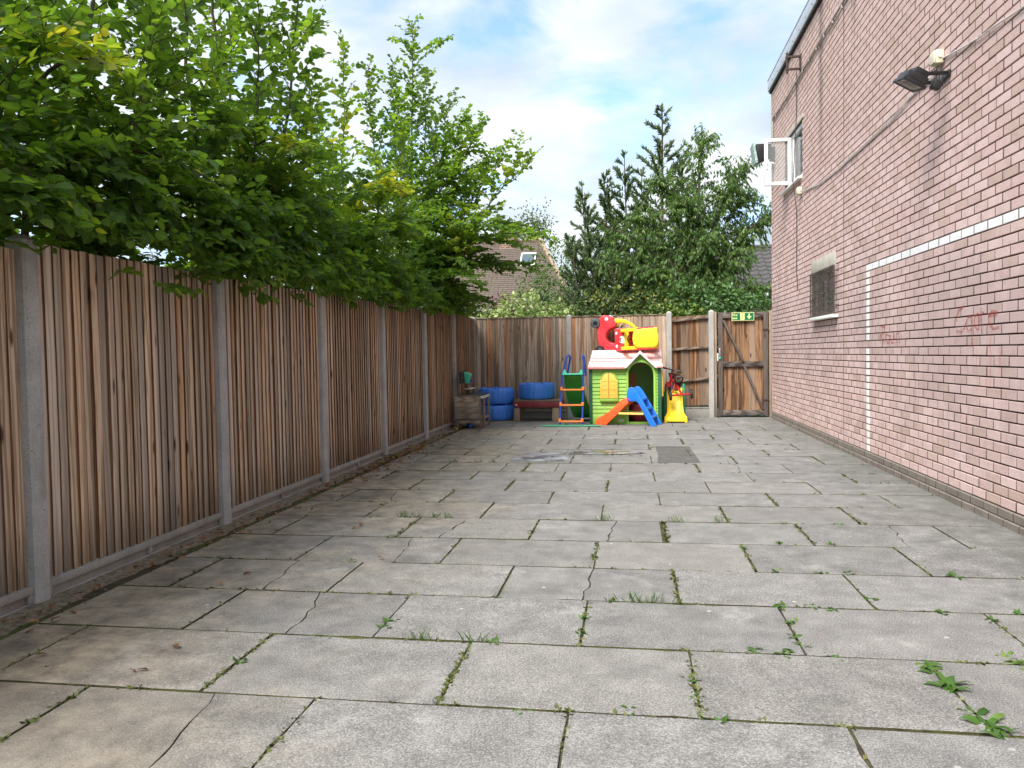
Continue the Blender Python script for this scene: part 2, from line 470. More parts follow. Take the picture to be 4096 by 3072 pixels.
MT['orange_red'] = m_plastic('orange_red_plastic', (0.84, 0.115, 0.018), 0.38, 0.06)
MT['orange'] = m_plastic('orange_step_plastic', (0.80, 0.23, 0.045), 0.40, 0.08)
MT['green'] = m_plastic('leaf_green_plastic', (0.225, 0.470, 0.050), 0.45, 0.10)
MT['green_light'] = m_plastic('light_green_plastic', (0.275, 0.540, 0.065), 0.45, 0.10)
MT['green_dark'] = m_plastic('dark_green_plastic', (0.012, 0.105, 0.055), 0.42, 0.08)
MT['green_chute'] = m_plastic('green_chute_plastic', (0.012, 0.27, 0.018), 0.36, 0.05)
MT['teal'] = m_plastic('teal_plastic', (0.075, 0.66, 0.42), 0.40, 0.10)
MT['green_tube'] = m_plastic('green_tube_plastic', (0.030, 0.30, 0.15), 0.45, 0.10)
MT['yellow'] = m_plastic('yellow_plastic', (0.92, 0.66, 0.015), 0.36, 0.06)
MT['shutter'] = m_plastic('shutter_plastic', (0.90, 0.55, 0.075), 0.42, 0.14)
MT['pale_yellow'] = m_plastic('pale_yellow_plastic', (0.80, 0.56, 0.12), 0.42, 0.10)
MT['red'] = m_plastic('red_plastic', (0.74, 0.030, 0.045), 0.34, 0.12)
MT['dark_red'] = m_plastic('dark_red_plastic', (0.23, 0.012, 0.022), 0.42, 0.12)
MT['pink_roof'] = m_plastic('faded_pink_roof', (0.84, 0.63, 0.61), 0.5, 0.75)
MT['pink_edge'] = m_plastic('faded_roof_edge', (0.70, 0.21, 0.21), 0.5, 0.5)
MT['tan'] = m_plastic('tan_plastic', (0.28, 0.20, 0.125), 0.5, 0.1)
MT['brown_lid'] = m_plastic('brown_lid_plastic', (0.20, 0.135, 0.095), 0.55, 0.1)
MT['tyre_rubber'] = m_plain('black_rubber', (0.020, 0.020, 0.022), 0.55, 0, 0.2)
MT['grey_wheel'] = m_plain('grey_tread_plastic', (0.085, 0.10, 0.11), 0.5, 0, 0.2)
MT['chrome'] = m_plain('chrome', (0.65, 0.65, 0.66), 0.22, 1.0, 0.1)
MT['bike_red'] = m_plain('red_bike_paint', (0.42, 0.010, 0.016), 0.25, 0, 0.1)
MT['decal_white'] = m_plain('white_decal', (0.82, 0.83, 0.84), 0.35, 0, 0.04)
MT['decal_black'] = m_plain('black_decal', (0.012, 0.012, 0.012), 0.4, 0, 0.1)
MT['sign_green'] = m_plain('sign_green', (0.0, 0.155, 0.055), 0.35, 0, 0.08)
MT['sign_cream'] = m_plain('sign_cream', (0.76, 0.74, 0.33), 0.4, 0, 0.05)
MT['bark'] = m_concrete('bark', (0.085, 0.070, 0.055), 0.2)
MT['twig'] = m_plain('twig', (0.075, 0.058, 0.040), 0.8, 0, 0.3)
MT['pale_paving'] = m_plain('pale_path', (0.55, 0.53, 0.45), 0.9, 0, 0.2)


def m_faded_chalk():
    k = Mat('faded_red_chalk', 0.95, 0.1)
    k.col((0.42, 0.085, 0.065))
    p = k.pos()
    k.set(k.b.inputs['Alpha'], k.ramp(k.noise(p, 60, 4, 0.7), [(0.38, 0.10), (0.62, 0.75)]))
    return k.m


MT['chalk'] = m_faded_chalk()


def m_tiles(name, c1, c2, moss=(0.12, 0.11, 0.05), ms=0.5):
    k = Mat(name, 0.85, 0.25)
    p = k.pos()
    a = k.noise(p, 1.2, 4, 0.6)
    b = k.noise(p, 9, 5, 0.7)
    c = k.mix(b, c1, c2)
    c = k.mix(k.ramp(a, [(0.5, 0.0), (0.75, ms)]), c, moss)
    c = k.mix(k.ramp(k.noise(p, 22, 3, 0.6), [(0.62, 0.0), (0.72, 0.4)]), c, tuple(min(1, x * 2.1) for x in c2))
    k.col(c)
    k.bump(b, 0.3, 0.02)
    return k.m


MT['tile_brown'] = m_tiles('brown_roof_tile', (0.078, 0.060, 0.050), (0.165, 0.130, 0.108))
MT['tile_grey'] = m_tiles('grey_pantile', (0.045, 0.042, 0.043), (0.105, 0.098, 0.096), (0.10, 0.09, 0.07), 0.3)


def m_house_brick():
    k = Mat('house_brick', 0.9, 0.2)
    v = k.scale(k.coord('Object'), (1, 1, 1))
    sp = k.n('ShaderNodeSeparateXYZ', {0: v})
    uv = k.n('ShaderNodeCombineXYZ', {0: k.math('ADD', sp.outputs[0], sp.outputs[1]), 1: sp.outputs[2], 2: 0.0}).outputs[0]
    br = k.n('ShaderNodeTexBrick', {'Vector': uv, 'Color1': (0.22, 0.10, 0.06), 'Color2': (0.13, 0.062, 0.042), 'Mortar': (0.38, 0.32, 0.25), 'Scale': 1.0, 'Mortar Size': 0.011, 'Brick Width': 0.225, 'Row Height': 0.075})
    k.col(br.outputs[0])
    return k.m


MT['house_brick'] = m_house_brick()
G = [(0.0, (0.042, 0.095, 0.022)), (0.45, (0.080, 0.165, 0.028)), (0.8, (0.145, 0.235, 0.030)), (1.0, (0.27, 0.28, 0.035))]
MT['hornbeam'] = m_leaf('hornbeam_leaf', G, 0.54, (2.4, 2.2, 0.85))
MT['cypress'] = m_leaf('cypress_spray', [(0.0, (0.058, 0.098, 0.048)), (0.6, (0.125, 0.175, 0.080)), (1.0, (0.23, 0.265, 0.13))], 0.2, vein=False, rough=0.6)
MT['cherry'] = m_leaf('cherry_leaf', [(0.0, (0.045, 0.100, 0.026)), (0.5, (0.090, 0.170, 0.038)), (1.0, (0.185, 0.265, 0.065))], 0.38, (1.9, 1.9, 0.8), vein=False)
MT['variegated'] = m_leaf('variegated_leaf', [(0.0, (0.075, 0.15, 0.025)), (0.5, (0.24, 0.33, 0.09)), (1.0, (0.52, 0.56, 0.27))], 0.3, (1.3, 1.3, 0.8), vein=False)
MT['bramble'] = m_leaf('bramble_leaf', [(0.0, (0.018, 0.050, 0.014)), (0.55, (0.045, 0.095, 0.022)), (0.85, (0.13, 0.155, 0.035)), (1.0, (0.28, 0.26, 0.07))], 0.3, vein=False)
MT['glossy'] = m_leaf('shrub_leaf', [(0.0, (0.035, 0.090, 0.030)), (0.6, (0.085, 0.170, 0.052)), (1.0, (0.19, 0.29, 0.10))], 0.25, vein=False, rough=0.35)
MT['ivy'] = m_leaf('ivy_leaf', [(0.0, (0.03, 0.075, 0.015)), (0.6, (0.10, 0.17, 0.03)), (1.0, (0.24, 0.28, 0.06))], 0.3, vein=False)
MT['purple'] = m_leaf('purple_leaf', [(0.0, (0.045, 0.016, 0.018)), (1.0, (0.13, 0.055, 0.045))], 0.3, (1.4, 0.9, 0.9), vein=False)
MT['birch'] = m_leaf('birch_leaf', [(0.0, (0.035, 0.07, 0.016)), (1.0, (0.11, 0.15, 0.04))], 0.35, vein=False)
MT['weed'] = m_leaf('weed_leaf', [(0.0, (0.028, 0.072, 0.012)), (0.6, (0.062, 0.140, 0.022)), (1.0, (0.15, 0.21, 0.05))], 0.25, vein=False)
MT['moss'] = m_leaf('moss', [(0.0, (0.035, 0.045, 0.012)), (0.6, (0.085, 0.105, 0.022)), (1.0, (0.17, 0.155, 0.06))], 0.15, vein=False)
MT['dead_leaf'] = m_leaf('dead_leaf', [(0.0, (0.075, 0.030, 0.012)), (0.5, (0.20, 0.085, 0.030)), (1.0, (0.36, 0.22, 0.09))], 0.2, (1.2, 1.0, 0.7), vein=False, rough=0.7)


def m_water():
    k = Mat('puddle_film', 0.3, 0.5)
    p = k.pos()
    a = k.noise(p, 3.5, 5, 0.6)
    k.col(k.mix(k.ramp(a, [(0.45, 0.0), (0.6, 1.0)]), (0.10, 0.095, 0.09), (0.30, 0.315, 0.335)))  # pale grey-blue is the sky's reflection put into the water colour
    k.rough(k.ramp(a, [(0.4, 0.22), (0.6, 0.42)]))
    return k.m


def m_damp():
    k = Mat('damp_patch', 0.7, 0.3)
    p = k.pos()
    k.col(k.mix(k.noise(p, 90, 3, 0.7), (0.07, 0.069, 0.064), (0.16, 0.155, 0.145)))
    k.set(k.b.inputs['Alpha'], k.ramp(k.noise(p, 6, 5, 0.65), [(0.30, 0.25), (0.65, 0.75)]))
    return k.m


MT['water'] = m_water()
MT['damp'] = m_damp()

# ------------------------------------------------------------------ mesh helpers


class MB:
    def __init__(s):
        s.v = []; s.f = []; s.m = []

    def add(s, verts, faces, mi=0):
        o = len(s.v)
        s.v.extend([tuple(p) for p in verts])
        s.f.extend([tuple(i + o for i in f) for f in faces])
        s.m.extend([mi] * len(faces))
        return s

    def box(s, x0, x1, y0, y1, z0, z1, mi=0):
        v = [(x0, y0, z0), (x1, y0, z0), (x1, y1, z0), (x0, y1, z0), (x0, y0, z1), (x1, y0, z1), (x1, y1, z1), (x0, y1, z1)]
        f = [(0, 3, 2, 1), (4, 5, 6, 7), (0, 1, 5, 4), (1, 2, 6, 5), (2, 3, 7, 6), (3, 0, 4, 7)]
        return s.add(v, f, mi)

    def obox(s, c, size, rot=(0, 0, 0), mi=0):
        R_ = Euler([RAD(a) for a in rot]).to_matrix()
        h = [a / 2 for a in size]
        pts = [Vector(c) + R_ @ Vector((sx * h[0], sy * h[1], sz * h[2])) for sz in (-1, 1) for sx, sy in ((-1, -1), (1, -1), (1, 1), (-1, 1))]
        f = [(0, 3, 2, 1), (4, 5, 6, 7), (0, 1, 5, 4), (1, 2, 6, 5), (2, 3, 7, 6), (3, 0, 4, 7)]
        return s.add(pts, f, mi)

    def beam(s, a, b, w, t, up=(0, 0, 1), mi=0):
        a, b, up = Vector(a), Vector(b), Vector(up)
        d = (b - a).normalized()
        sd = d.cross(up).normalized() * (w / 2)
        n = sd.cross(d).normalized() * (t / 2)
        v = [a - sd - n, a + sd - n, a + sd + n, a - sd + n, b - sd - n, b + sd - n, b + sd + n, b - sd + n]
        f = [(0, 1, 2, 3), (7, 6, 5, 4), (0, 4, 5, 1), (1, 5, 6, 2), (2, 6, 7, 3), (3, 7, 4, 0)]
        return s.add(v, f, mi)

    def tube(s, pts, r, n=8, mi=0, closed=False):
        pts = [Vector(p) for p in pts]
        m = len(pts)
        rr = r if isinstance(r, (list, tuple)) else [r] * m
        rings = []
        t0 = (pts[1] - pts[0]).normalized()
        nrm = t0.orthogonal().normalized()
        for i in range(m):
            if closed:
                t = (pts[(i + 1) % m] - pts[i - 1]).normalized()
            else:
                t = (pts[min(i + 1, m - 1)] - pts[max(i - 1, 0)]).normalized()
            nrm = (nrm - t * nrm.dot(t))
            nrm = nrm.normalized() if nrm.length > 1e-6 else t.orthogonal().normalized()
            bi = t.cross(nrm)
            rings.append([pts[i] + (nrm * math.cos(2 * math.pi * j / n) + bi * math.sin(2 * math.pi * j / n)) * rr[i] for j in range(n)])
        v = [p for rg in rings for p in rg]
        f = []
        for i in range(m if closed else m - 1):
            a, b = i * n, ((i + 1) % m) * n
            for j in range(n):
                f.append((a + j, a + (j + 1) % n, b + (j + 1) % n, b + j))
        if not closed:
            f.append(tuple(range(n - 1, -1, -1)))
            f.append(tuple(range((m - 1) * n, m * n)))
        return s.add(v, f, mi)

    def lathe(s, prof, n, c=(0, 0, 0), rot=None, mod=None, mi=0, closed=True):
        """prof [(r,z)] turned about local z; rot Matrix 3x3"""
        v = []; f = []
        m = len(prof)
        for j in range(n):
            a = 2 * math.pi * j / n
            for i, (r, z) in enumerate(prof):
                q = r + (mod(j, i) if mod else 0)
                p = Vector((q * math.cos(a), q * math.sin(a), z))
                if rot is not None:
                    p = rot @ p
                v.append(p + Vector(c))
        for j in range(n):
            a, b = j * m, ((j + 1) % n) * m
            for i in range(m - 1):
                f.append((a + i, b + i, b + i + 1, a + i + 1))
        if closed:
            f.append(tuple(j * m for j in range(n - 1, -1, -1)))
            f.append(tuple(j * m + m - 1 for j in range(n)))
        return s.add(v, f, mi)

    def prism(s, poly, a0, a1, fn, mi=0):
        """poly [(p,q)] ; fn(p,q,a)->xyz"""
        k = len(poly)
        v = [fn(p, q, a0) for p, q in poly] + [fn(p, q, a1) for p, q in poly]
        f = [tuple(range(k)), tuple(range(2 * k - 1, k - 1, -1))]
        for i in range(k):
            j = (i + 1) % k
            f.append((i, i + k, j + k, j))
        return s.add(v, f, mi)

    def loft(s, rings, mi=0, caps=True, closed=True):
        k = len(rings[0])
        v = [p for r in rings for p in r]
        f = []
        for i in range(len(rings) - 1):
            a, b = i * k, (i + 1) * k
            for j in range(k if closed else k - 1):
                f.append((a + j, a + (j + 1) % k, b + (j + 1) % k, b + j))
        if caps and closed:
            f.append(tuple(range(k - 1, -1, -1)))
            f.append(tuple(range((len(rings) - 1) * k, len(rings) * k)))
        return s.add(v, f, mi)


def make_mesh(name, mb, mats, off=(0, 0, 0), bevel=0.0, seg=2, smooth=False, angle=35, fixn=True):
    me = bpy.data.meshes.new(name)
    o = off
    me.from_pydata([(p[0] - o[0], p[1] - o[1], p[2] - o[2]) for p in mb.v], [], mb.f)
    for mt in (mats if isinstance(mats, (list, tuple)) else [mats]):
        me.materials.append(mt)
    me.polygons.foreach_set('material_index', mb.m)
    if bevel > 0 or fixn:
        bm = bmesh.new(); bm.from_mesh(me)
        if fixn:
            bmesh.ops.recalc_face_normals(bm, faces=bm.faces)
        if bevel > 0:
            es = [e for e in bm.edges if len(e.link_faces) == 2 and e.calc_face_angle(0) > RAD(28)]
            bmesh.ops.bevel(bm, geom=es, offset=bevel, segments=seg, profile=0.5, affect='EDGES', clamp_overlap=True)
        bm.to_mesh(me); bm.free()
    if smooth or bevel > 0:
        me.polygons.foreach_set('use_smooth', [True] * len(me.polygons))
        me.set_sharp_from_angle(angle=RAD(angle))
    me.update()
    return me


def link(name, me, parent=None, loc=None, rot=None, sc=None):
    o = bpy.data.objects.new(name, me)
    COL.objects.link(o)
    if parent:
        o.parent = parent
    if loc is not None:
        o.location = loc
    if rot is not None:
        o.rotation_euler = rot
    if sc is not None:
        o.scale = sc
    return o


ROOT_LOC = {}


def wloc(o):
    p = Vector((0, 0, 0))
    while o is not None:
        p += o.location
        o = o.parent
    return p


def part(name, mb, mats, parent, bevel=0.0, seg=2, smooth=False, angle=35, local=False, label=None):
    """mesh under its thing; verts given in world space unless local"""
    off = (0, 0, 0) if local else wloc(parent)
    me = make_mesh(name, mb, mats, off, bevel, seg, smooth, angle)
    o = link(name, me, parent)
    if label:
        o['label'] = label
    return o


def thing(name, label, cat, loc=(0, 0, 0), rot=None, group=None):
    o = bpy.data.objects.new(name, None)
    o.empty_display_size = 0.1
    COL.objects.link(o)
    o.location = loc
    if rot:
        o.rotation_euler = rot
    o['label'] = label; o['category'] = cat
    if group:
        o['group'] = group
    return o


def tag(o, label=None, cat=None, group=None, kind=None):
    if label: o['label'] = label
    if cat: o['category'] = cat
    if group: o['group'] = group
    if kind: o['kind'] = kind
    return o


def np_mesh(name, V, faces_k, idx, mat, attrs=None, smooth=False):
    """fast mesh: V (n,3); idx (m,k) equal-size faces"""
    me = bpy.data.meshes.new(name)
    n = len(V); m = len(idx); k = faces_k
    me.vertices.add(n)
    me.vertices.foreach_set('co', np.ascontiguousarray(V, dtype=np.float32).ravel())
    me.loops.add(m * k)
    me.loops.foreach_set('vertex_index', np.ascontiguousarray(idx, dtype=np.int32).ravel())
    me.polygons.add(m)
    me.polygons.foreach_set('loop_start', np.arange(0, m * k, k, dtype=np.int32))
    if smooth:
        me.polygons.foreach_set('use_smooth', np.ones(m, dtype=bool))
    me.materials.append(mat)
    for nm, (typ, arr) in (attrs or {}).items():
        a = me.attributes.new(nm, typ, 'POINT')
        a.data.foreach_set('value' if typ == 'FLOAT' else 'vector', np.ascontiguousarray(arr, dtype=np.float32).ravel())
    me.update(calc_edges=True)
    return me


# ------------------------------------------------------------------ ground
mb = MB()
NG = 40
mb.add([(-150, -60, -0.007), (150, -60, -0.007), (150, 240, -0.007), (-150, 240, -0.007)], [(0, 1, 2, 3)])
g = link('ground', make_mesh('ground', mb, MT['soil']))
tag(g, 'dark soil and moss between and around the paving slabs', kind='structure')

# dirt strip between paving and fence, gently uneven
mb = MB()
ys = [i * 0.12 - 1.0 for i in range(int(15.8 / 0.12) + 1)]
xs = [-3.10, -3.02, -2.94, -2.87, -2.80, -2.74]
vv = []
for y in ys:
    for i, x in enumerate(xs):
        base = [0.012, 0.012, 0.004, -0.006, -0.016, -0.03][i]
        vv.append((x + rng.uniform(-.015, .015) * (i == 4), y, base + rng.uniform(-.006, .006)))
k = len(xs)
ff = [(a * k + i, a * k + i + 1, (a + 1) * k + i + 1, (a + 1) * k + i) for a in range(len(ys) - 1) for i in range(k - 1)]
mb.add(vv, ff)
o = link('dirt_strip', make_mesh('dirt_strip', mb, MT['dirt'], smooth=True))
tag(o, 'dry crumbly dirt strip along the foot of the left fence', kind='structure')

# ------------------------------------------------------------------ paving
paving = bpy.data.objects.new('paving', None); COL.objects.link(paving)
tag(paving, 'weathered grey concrete paving slabs laid in staggered rows', kind='structure')


def outline(x0, x1, y0, y1, jit=0.0016, left=None, right=None):
    """counter-clockwise rough rectangle; left/right can be polylines [(x,y)] from low y to high y"""
    pts = []
    nx = max(3, int((x1 - x0) / 0.07)); ny = max(3, int((y1 - y0) / 0.08))
    bx0 = left[0][0] if left else x0; bx1 = right[0][0] if right else x1
    tx0 = left[-1][0] if left else x0; tx1 = right[-1][0] if right else x1
    c = 0.006
    for i in range(nx + 1):
        t = i / nx
        pts.append((bx0 + (bx1 - bx0) * t, y0))
    if right:
        pts += right[1:-1]
    else:
        pts += [(x1, y0 + (y1 - y0) * i / ny) for i in range(1, ny)]
    for i in range(nx, -1, -1):
        t = i / nx
        pts.append((tx0 + (tx1 - tx0) * t, y1))
    if left:
        pts += left[1:-1][::-1]
    else:
        pts += [(x0, y0 + (y1 - y0) * i / ny) for i in range(ny - 1, 0, -1)]
    out = []
    cx, cy = sum(p[0] for p in pts) / len(pts), sum(p[1] for p in pts) / len(pts)
    for (x, y) in pts:
        ch = rng.random() < 0.03
        s = rng.uniform(0.006, 0.014) if ch else 0
        d = math.hypot(x - cx, y - cy) or 1
        out.append((x + rng.uniform(-jit, jit) - (x - cx) / d * s, y + rng.uniform(-jit, jit) - (y - cy) / d * s))
    return out


def add_slab(x0, x1, y0, y1, left=None, right=None, mat=None):
    poly = outline(x0, x1, y0, y1, left=left, right=right)
    n = len(poly)
    cx, cy = (x0 + x1) / 2, (y0 + y1) / 2
    tx, ty, dz = rng.uniform(-.002, .002), rng.uniform(-.003, .003), rng.uniform(-.001, .003)
    def zt(x, y): return dz + (x - cx) * tx + (y - cy) * ty
    ins = []
    for (x, y) in poly:
        d = math.hypot(x - cx, y - cy) or 1
        e = 0.0022
        ins.append((x - (x - cx) / d * e, y - (y - cy) / d * e))
    v = [(x - cx, y - cy, zt(x, y)) for x, y in ins] + [(x - cx, y - cy, zt(x, y) - 0.002) for x, y in poly] + [(x - cx, y - cy, -0.044) for x, y in poly]
    f = [tuple(range(n))]
    for i in range(n):
        j = (i + 1) % n
        f.append((i, i + n, j + n, j))
    m = MB().add(v, f)
    o_ = len(m.f)
    for i in range(n):
        j = (i + 1) % n
        m.f.append((i + n, i + 2 * n, j + 2 * n, j + n)); m.m.append(1)
    me = make_mesh('paving_slab', m, [mat or MT['slab'], MT['soil']], fixn=False)
    return link('paving_slab', me, paving, (cx, cy, 0))


ROWS = [-0.44, 0.17, 0.78, 1.39, 2.00, 2.605, 3.205, 3.81, 4.40, 5.035, 5.665, 6.265, 6.84, 7.425, 7.985, 8.62, 9.275, 9.865, 10.42, 11.04, 11.615, 12.28, 12.94, 13.62, 14.24, 14.72]
PITCH = 0.911
XL, XR = -2.79, 2.525
# extra cuts and cracks (row index -> list of polylines x at low,mid,high)
CRACK = {4: [(-1.45, -1.475, -1.53)], 6: [(-1.545, -1.56, -1.63)], 7: [(-1.96, -1.98, -2.01), (-0.25, -0.235, -0.22)], 8: [(-1.42, -1.44, -1.475)],
         9: [(-1.30, -1.26, -1.215), (-0.165, -0.145, -0.115), (1.70, 1.73, 1.765)], 11: [(-2.03, -2.10, -2.13)], 14: [(-1.38, -1.385, -1.39), (-0.80, -0.805, -0.81), (1.08, 1.11, 1.10)],
         16: [(-0.80, -0.803, -0.81)], 18: [(-1.3, -1.27, -1.26)]}
WIDE = {(9, 0): 0.05}
for ri in range(len(ROWS) - 1):
    y0, y1 = ROWS[ri] + 0.0085, ROWS[ri + 1] - 0.0085
    y0 += rng.uniform(-.002, .004); y1 -= rng.uniform(-.002, .004)
    ph = -0.228 if ri % 2 == 0 else 0.222 - PITCH
    js = [XL]
    x = ph - 4 * PITCH
    while x < XR - 0.12:
        if x > XL + 0.12:
            js.append(x + rng.uniform(-.006, .006))
        x += PITCH
    js.append(XR)
    for i in range(len(js) - 1):
        gl = 0.0030 + rng.uniform(0, .005); gr = 0.0030 + rng.uniform(0, .005)
        if ri == 9 and abs(js[i + 1] - 0.222) < .05: gr = 0.030
        a, b = js[i] + gl, js[i + 1] - gr
        cuts = [c for c in CRACK.get(ri, []) if a + .06 < c[1] < b - .06]
        lpoly = None; la = a
        for c in cuts:
            nn = 9
            pl = []
            for q in range(nn):
                t = q / (nn - 1)
                xx = (c[0] * (1 - t) + c[2] * t) + (c[1] - (c[0] + c[2]) / 2) * 4 * t * (1 - t) + (rng.uniform(-.012, .012) if 0 < q < nn - 1 else 0)
                pl.append((xx, y0 + (y1 - y0) * t))
            add_slab(la, c[1], y0, y1, left=lpoly, right=[(px - .003, py) for px, py in pl])
            lpoly = [(px + .003, py) for px, py in pl]; la = c[1]
        add_slab(la, b, y0, y1, left=lpoly)

# puddles and damp slabs


def sheet(name, pts, z, mat, label, n_sm=3, jit=0.03):
    p = [Vector((x, y, 0)) for x, y in pts]
    for _ in range(n_sm):                       # corner cutting
        q = []
        for i in range(len(p)):
            a, b = p[i], p[(i + 1) % len(p)]
            q += [a * .75 + b * .25, a * .25 + b * .75]
        p = q
    p = [a + Vector((rng.uniform(-jit, jit), rng.uniform(-jit, jit) * .6, 0)) for a in p]
    m = MB().add([(a.x, a.y, z) for a in p], [tuple(range(len(p)))])
    o = link(name, make_mesh(name, m, mat))
    tag(o, label, kind='structure')
    return o


sheet('puddle', [(-1.42, 8.84), (-1.28, 9.12), (-0.94, 9.24), (-0.69, 9.13), (-0.68, 8.83), (-0.79, 8.71), (-1.37, 8.72)], 0.0062, MT['water'], 'shallow puddle on the slabs, left and nearest', 2)
sheet('puddle', [(-0.79, 9.37), (-0.72, 9.67), (-0.21, 9.75), (0.17, 9.54), (0.14, 9.42), (-0.45, 9.33)], 0.0066, MT['water'], 'long thin puddle reaching right towards the dark damp slab', 2)
sheet('puddle', [(-1.36, 9.36), (-1.17, 9.50), (-0.84, 9.57), (-0.83, 9.30), (-1.19, 9.29)], 0.0064, MT['water'], 'small puddle behind the nearest puddle', 2)
sheet('damp_patch', [(0.30, 9.30), (0.30, 10.2), (0.74, 10.2), (0.76, 8.67), (0.27, 8.66)], 0.0052, MT['damp'], 'dark damp patch on the slabs in front of the playhouse', 0, 0.01)

# pale path beyond the gate, seen under it
m = MB().box(1.0, 2.9, 14.98, 17.0, -0.03, 0.004)
o = link('path', make_mesh('path', m, MT['pale_paving'])); tag(o, 'pale concrete path beyond the gate', kind='structure')

# ------------------------------------------------------------------ brick building
WX = 2.535
bld = thing('brick_building', 'two storey pink brick building with a painted white goal on its wall', 'building', (WX, 8, 0))
Y_NEAR, Y_FAR, Z_TOP = -2.0, 14.53, 5.84
HOLES = [(12.04, 13.30, 3.81, 4.64), (10.20, 11.42, 1.675, 2.27)]
SOLID = [(11.95, 13.34, 4.64, 4.695), (10.165, 11.46, 2.27, 2.46)]         # lintels interrupt the bricks
# mortar bed behind the bricks, with the window openings left out
mb = MB()
ycut = sorted({Y_NEAR, Y_FAR, *[h[0] for h in HOLES], *[h[1] for h in HOLES]})
for ya, yb in zip(ycut[:-1], ycut[1:]):
    zs = [0.0]
    for h in HOLES:
        if h[0] <= ya and yb <= h[1]:
            zs += [h[2], h[3]]
    zs.append(Z_TOP)
    for za, zb in zip(zs[0::2], zs[1::2]):
        mb.box(WX + 0.013, WX + 0.25, ya, yb, za, zb)
wall = part('wall', mb, MT['mortar'], bld)
# far return of the wall and rest of the block
mb = MB().box(WX + 0.26, WX + 6, Y_NEAR, Y_FAR - 0.01, 0, 5.80)
part('rear_block', mb, MT['room'], bld)
mb = MB().box(WX + 0.005, WX + 6, Y_FAR, Y_FAR + 0.03, 0, 5.82)
part('end_wall', mb, MT['brick'], bld)

BL, BH, CO = 0.2225, 0.075, 0.117


def brick_geo(m, y0, y1, z0, z1, x, mi=0, e=0.0022, depth=0.03):
    v = [(x, y0 + e, z0 + e), (x, y1 - e, z0 + e), (x, y1 - e, z1 - e), (x, y0 + e, z1 - e),
         (x + e, y0, z0), (x + e, y1, z0), (x + e, y1, z1), (x + e, y0, z1),
         (x + depth, y0, z0), (x + depth, y1, z0), (x + depth, y1, z1), (x + depth, y0, z1)]
    f = [(0, 3, 2, 1), (0, 1, 5, 4), (2, 3, 7, 6), (4, 5, 9, 8), (6, 7, 11, 10)]
    m.add(v, f, mi)
    m.add([v[i] for i in (5, 6, 10, 9, 7, 4, 8, 11, 1, 2, 3, 0)], [(0, 1, 2, 3), (4, 5, 6, 7), (8, 9, 1, 0), (10, 11, 5, 4)], 2)


bm0 = MB(); brick_geo(bm0, -BL / 2 + .0031, BL / 2 - .0031, -BH / 2 + .0055, BH / 2 - .0055, 0)
brick_me = make_mesh('brick', bm0, [MT['brick'], MT['white_paint'], MT['mortar']], fixn=False)
brick_white_me = make_mesh('brick', bm0, [MT['white_paint'], MT['white_paint'], MT['mortar']], fixn=False)
rest = MB()
full = []
nrows = int((Z_TOP - CO) / BH)
CJ = 9.785
for r in range(nrows + 1):
    z0 = CO + r * BH; z1 = min(z0 + BH, Z_TOP + 0.02)
    zc = (z0 + z1) / 2
    segs = [(Y_NEAR, CJ - .006), (CJ + .006, Y_FAR + 0.03)]
    for h in HOLES + SOLID:
        if h[2] < zc < h[3]:
            ns = []
            for a, b in segs:
                if h[1] <= a or h[0] >= b: ns.append((a, b)); continue
                if h[0] > a: ns.append((a, h[0]))
                if h[1] < b: ns.append((h[1], b))
            segs = ns
    sh = 0.5 * (r % 2)
    i = int(math.floor(Y_NEAR / BL)) - 1
    white = 2.085 < zc < 2.16
    while (i - sh) * BL < Y_FAR + .1:
        a0, a1 = (i - sh) * BL, (i - sh + 1) * BL
        for a, b in segs:
            p, q = max(a0, a), min(a1, b)
            if q - p < 0.03: continue
            isw = white and q <= 8.90 and p > -1.9
            if q - p > BL - .004 and z1 - z0 > BH - .002:
                full.append(((p + q) / 2, zc, isw))
            else:
                brick_geo(rest, p + .0031, q - .0031, z0 + .0055, z1 - .0055, WX + rng.uniform(-.0015, .002), 1 if isw else 0)
        i += 1
# the 300 bricks that show largest become bricks of their own
vis = [b for b in full if 5.42 < b[0] and b[1] < CAM_H + 0.46 * b[0] + .0]
vis.sort(key=lambda b: b[0] * (1 + 0.12 * abs(b[1] - 1.2)))
big = set(vis[:300])
for b in full:
    if b in big:
        o = link('brick', brick_white_me if b[2] else brick_me, wall, (rng.uniform(-.0018, .002), b[0] - 8, b[1] + rng.uniform(-.0012, .0012)), (rng.uniform(-.006, .006), 0, rng.uniform(-.008, .008)))
    else:
        brick_geo(rest, b[0] - BL / 2 + .0031, b[0] + BL / 2 - .0031, b[1] - BH / 2 + .0055, b[1] + BH / 2 - .0055, WX + rng.uniform(-.0015, .002), 1 if b[2] else 0)
o = link('brickwork', make_mesh('brickwork', rest, [MT['brick'], MT['white_paint'], MT['mortar']], (WX, 8, 0), fixn=False), wall); o['kind'] = 'stuff'

# plinth of grey bricks, two stepped courses
plinth = part('plinth', MB().box(WX - 0.008, WX + 0.2, Y_NEAR, Y_FAR - .003, -0.02, 0.108), MT['plinth'], bld)
pb = {}
for r_, (za, zb, px) in enumerate([(-0.01, 0.050, 0.030), (0.055, 0.1135, 0.016)]):
    mm = MB(); brick_geo(mm, -BL / 2 + .003, BL / 2 - .003, -(zb - za) / 2, (zb - za) / 2, 0, 0, 0.004, 0.03)
    pme = make_mesh('brick', mm, [MT['plinth'], MT['plinth'], MT['mortar']], fixn=False)
    i = 5
    while i * BL < Y_FAR - .2:
        yy = (i + 0.5 * r_) * BL
        if yy < Y_FAR - .12:
            link('brick', pme, plinth, (-px + rng.uniform(-.002, .002), yy - 8, (za + zb) / 2))
        i += 1

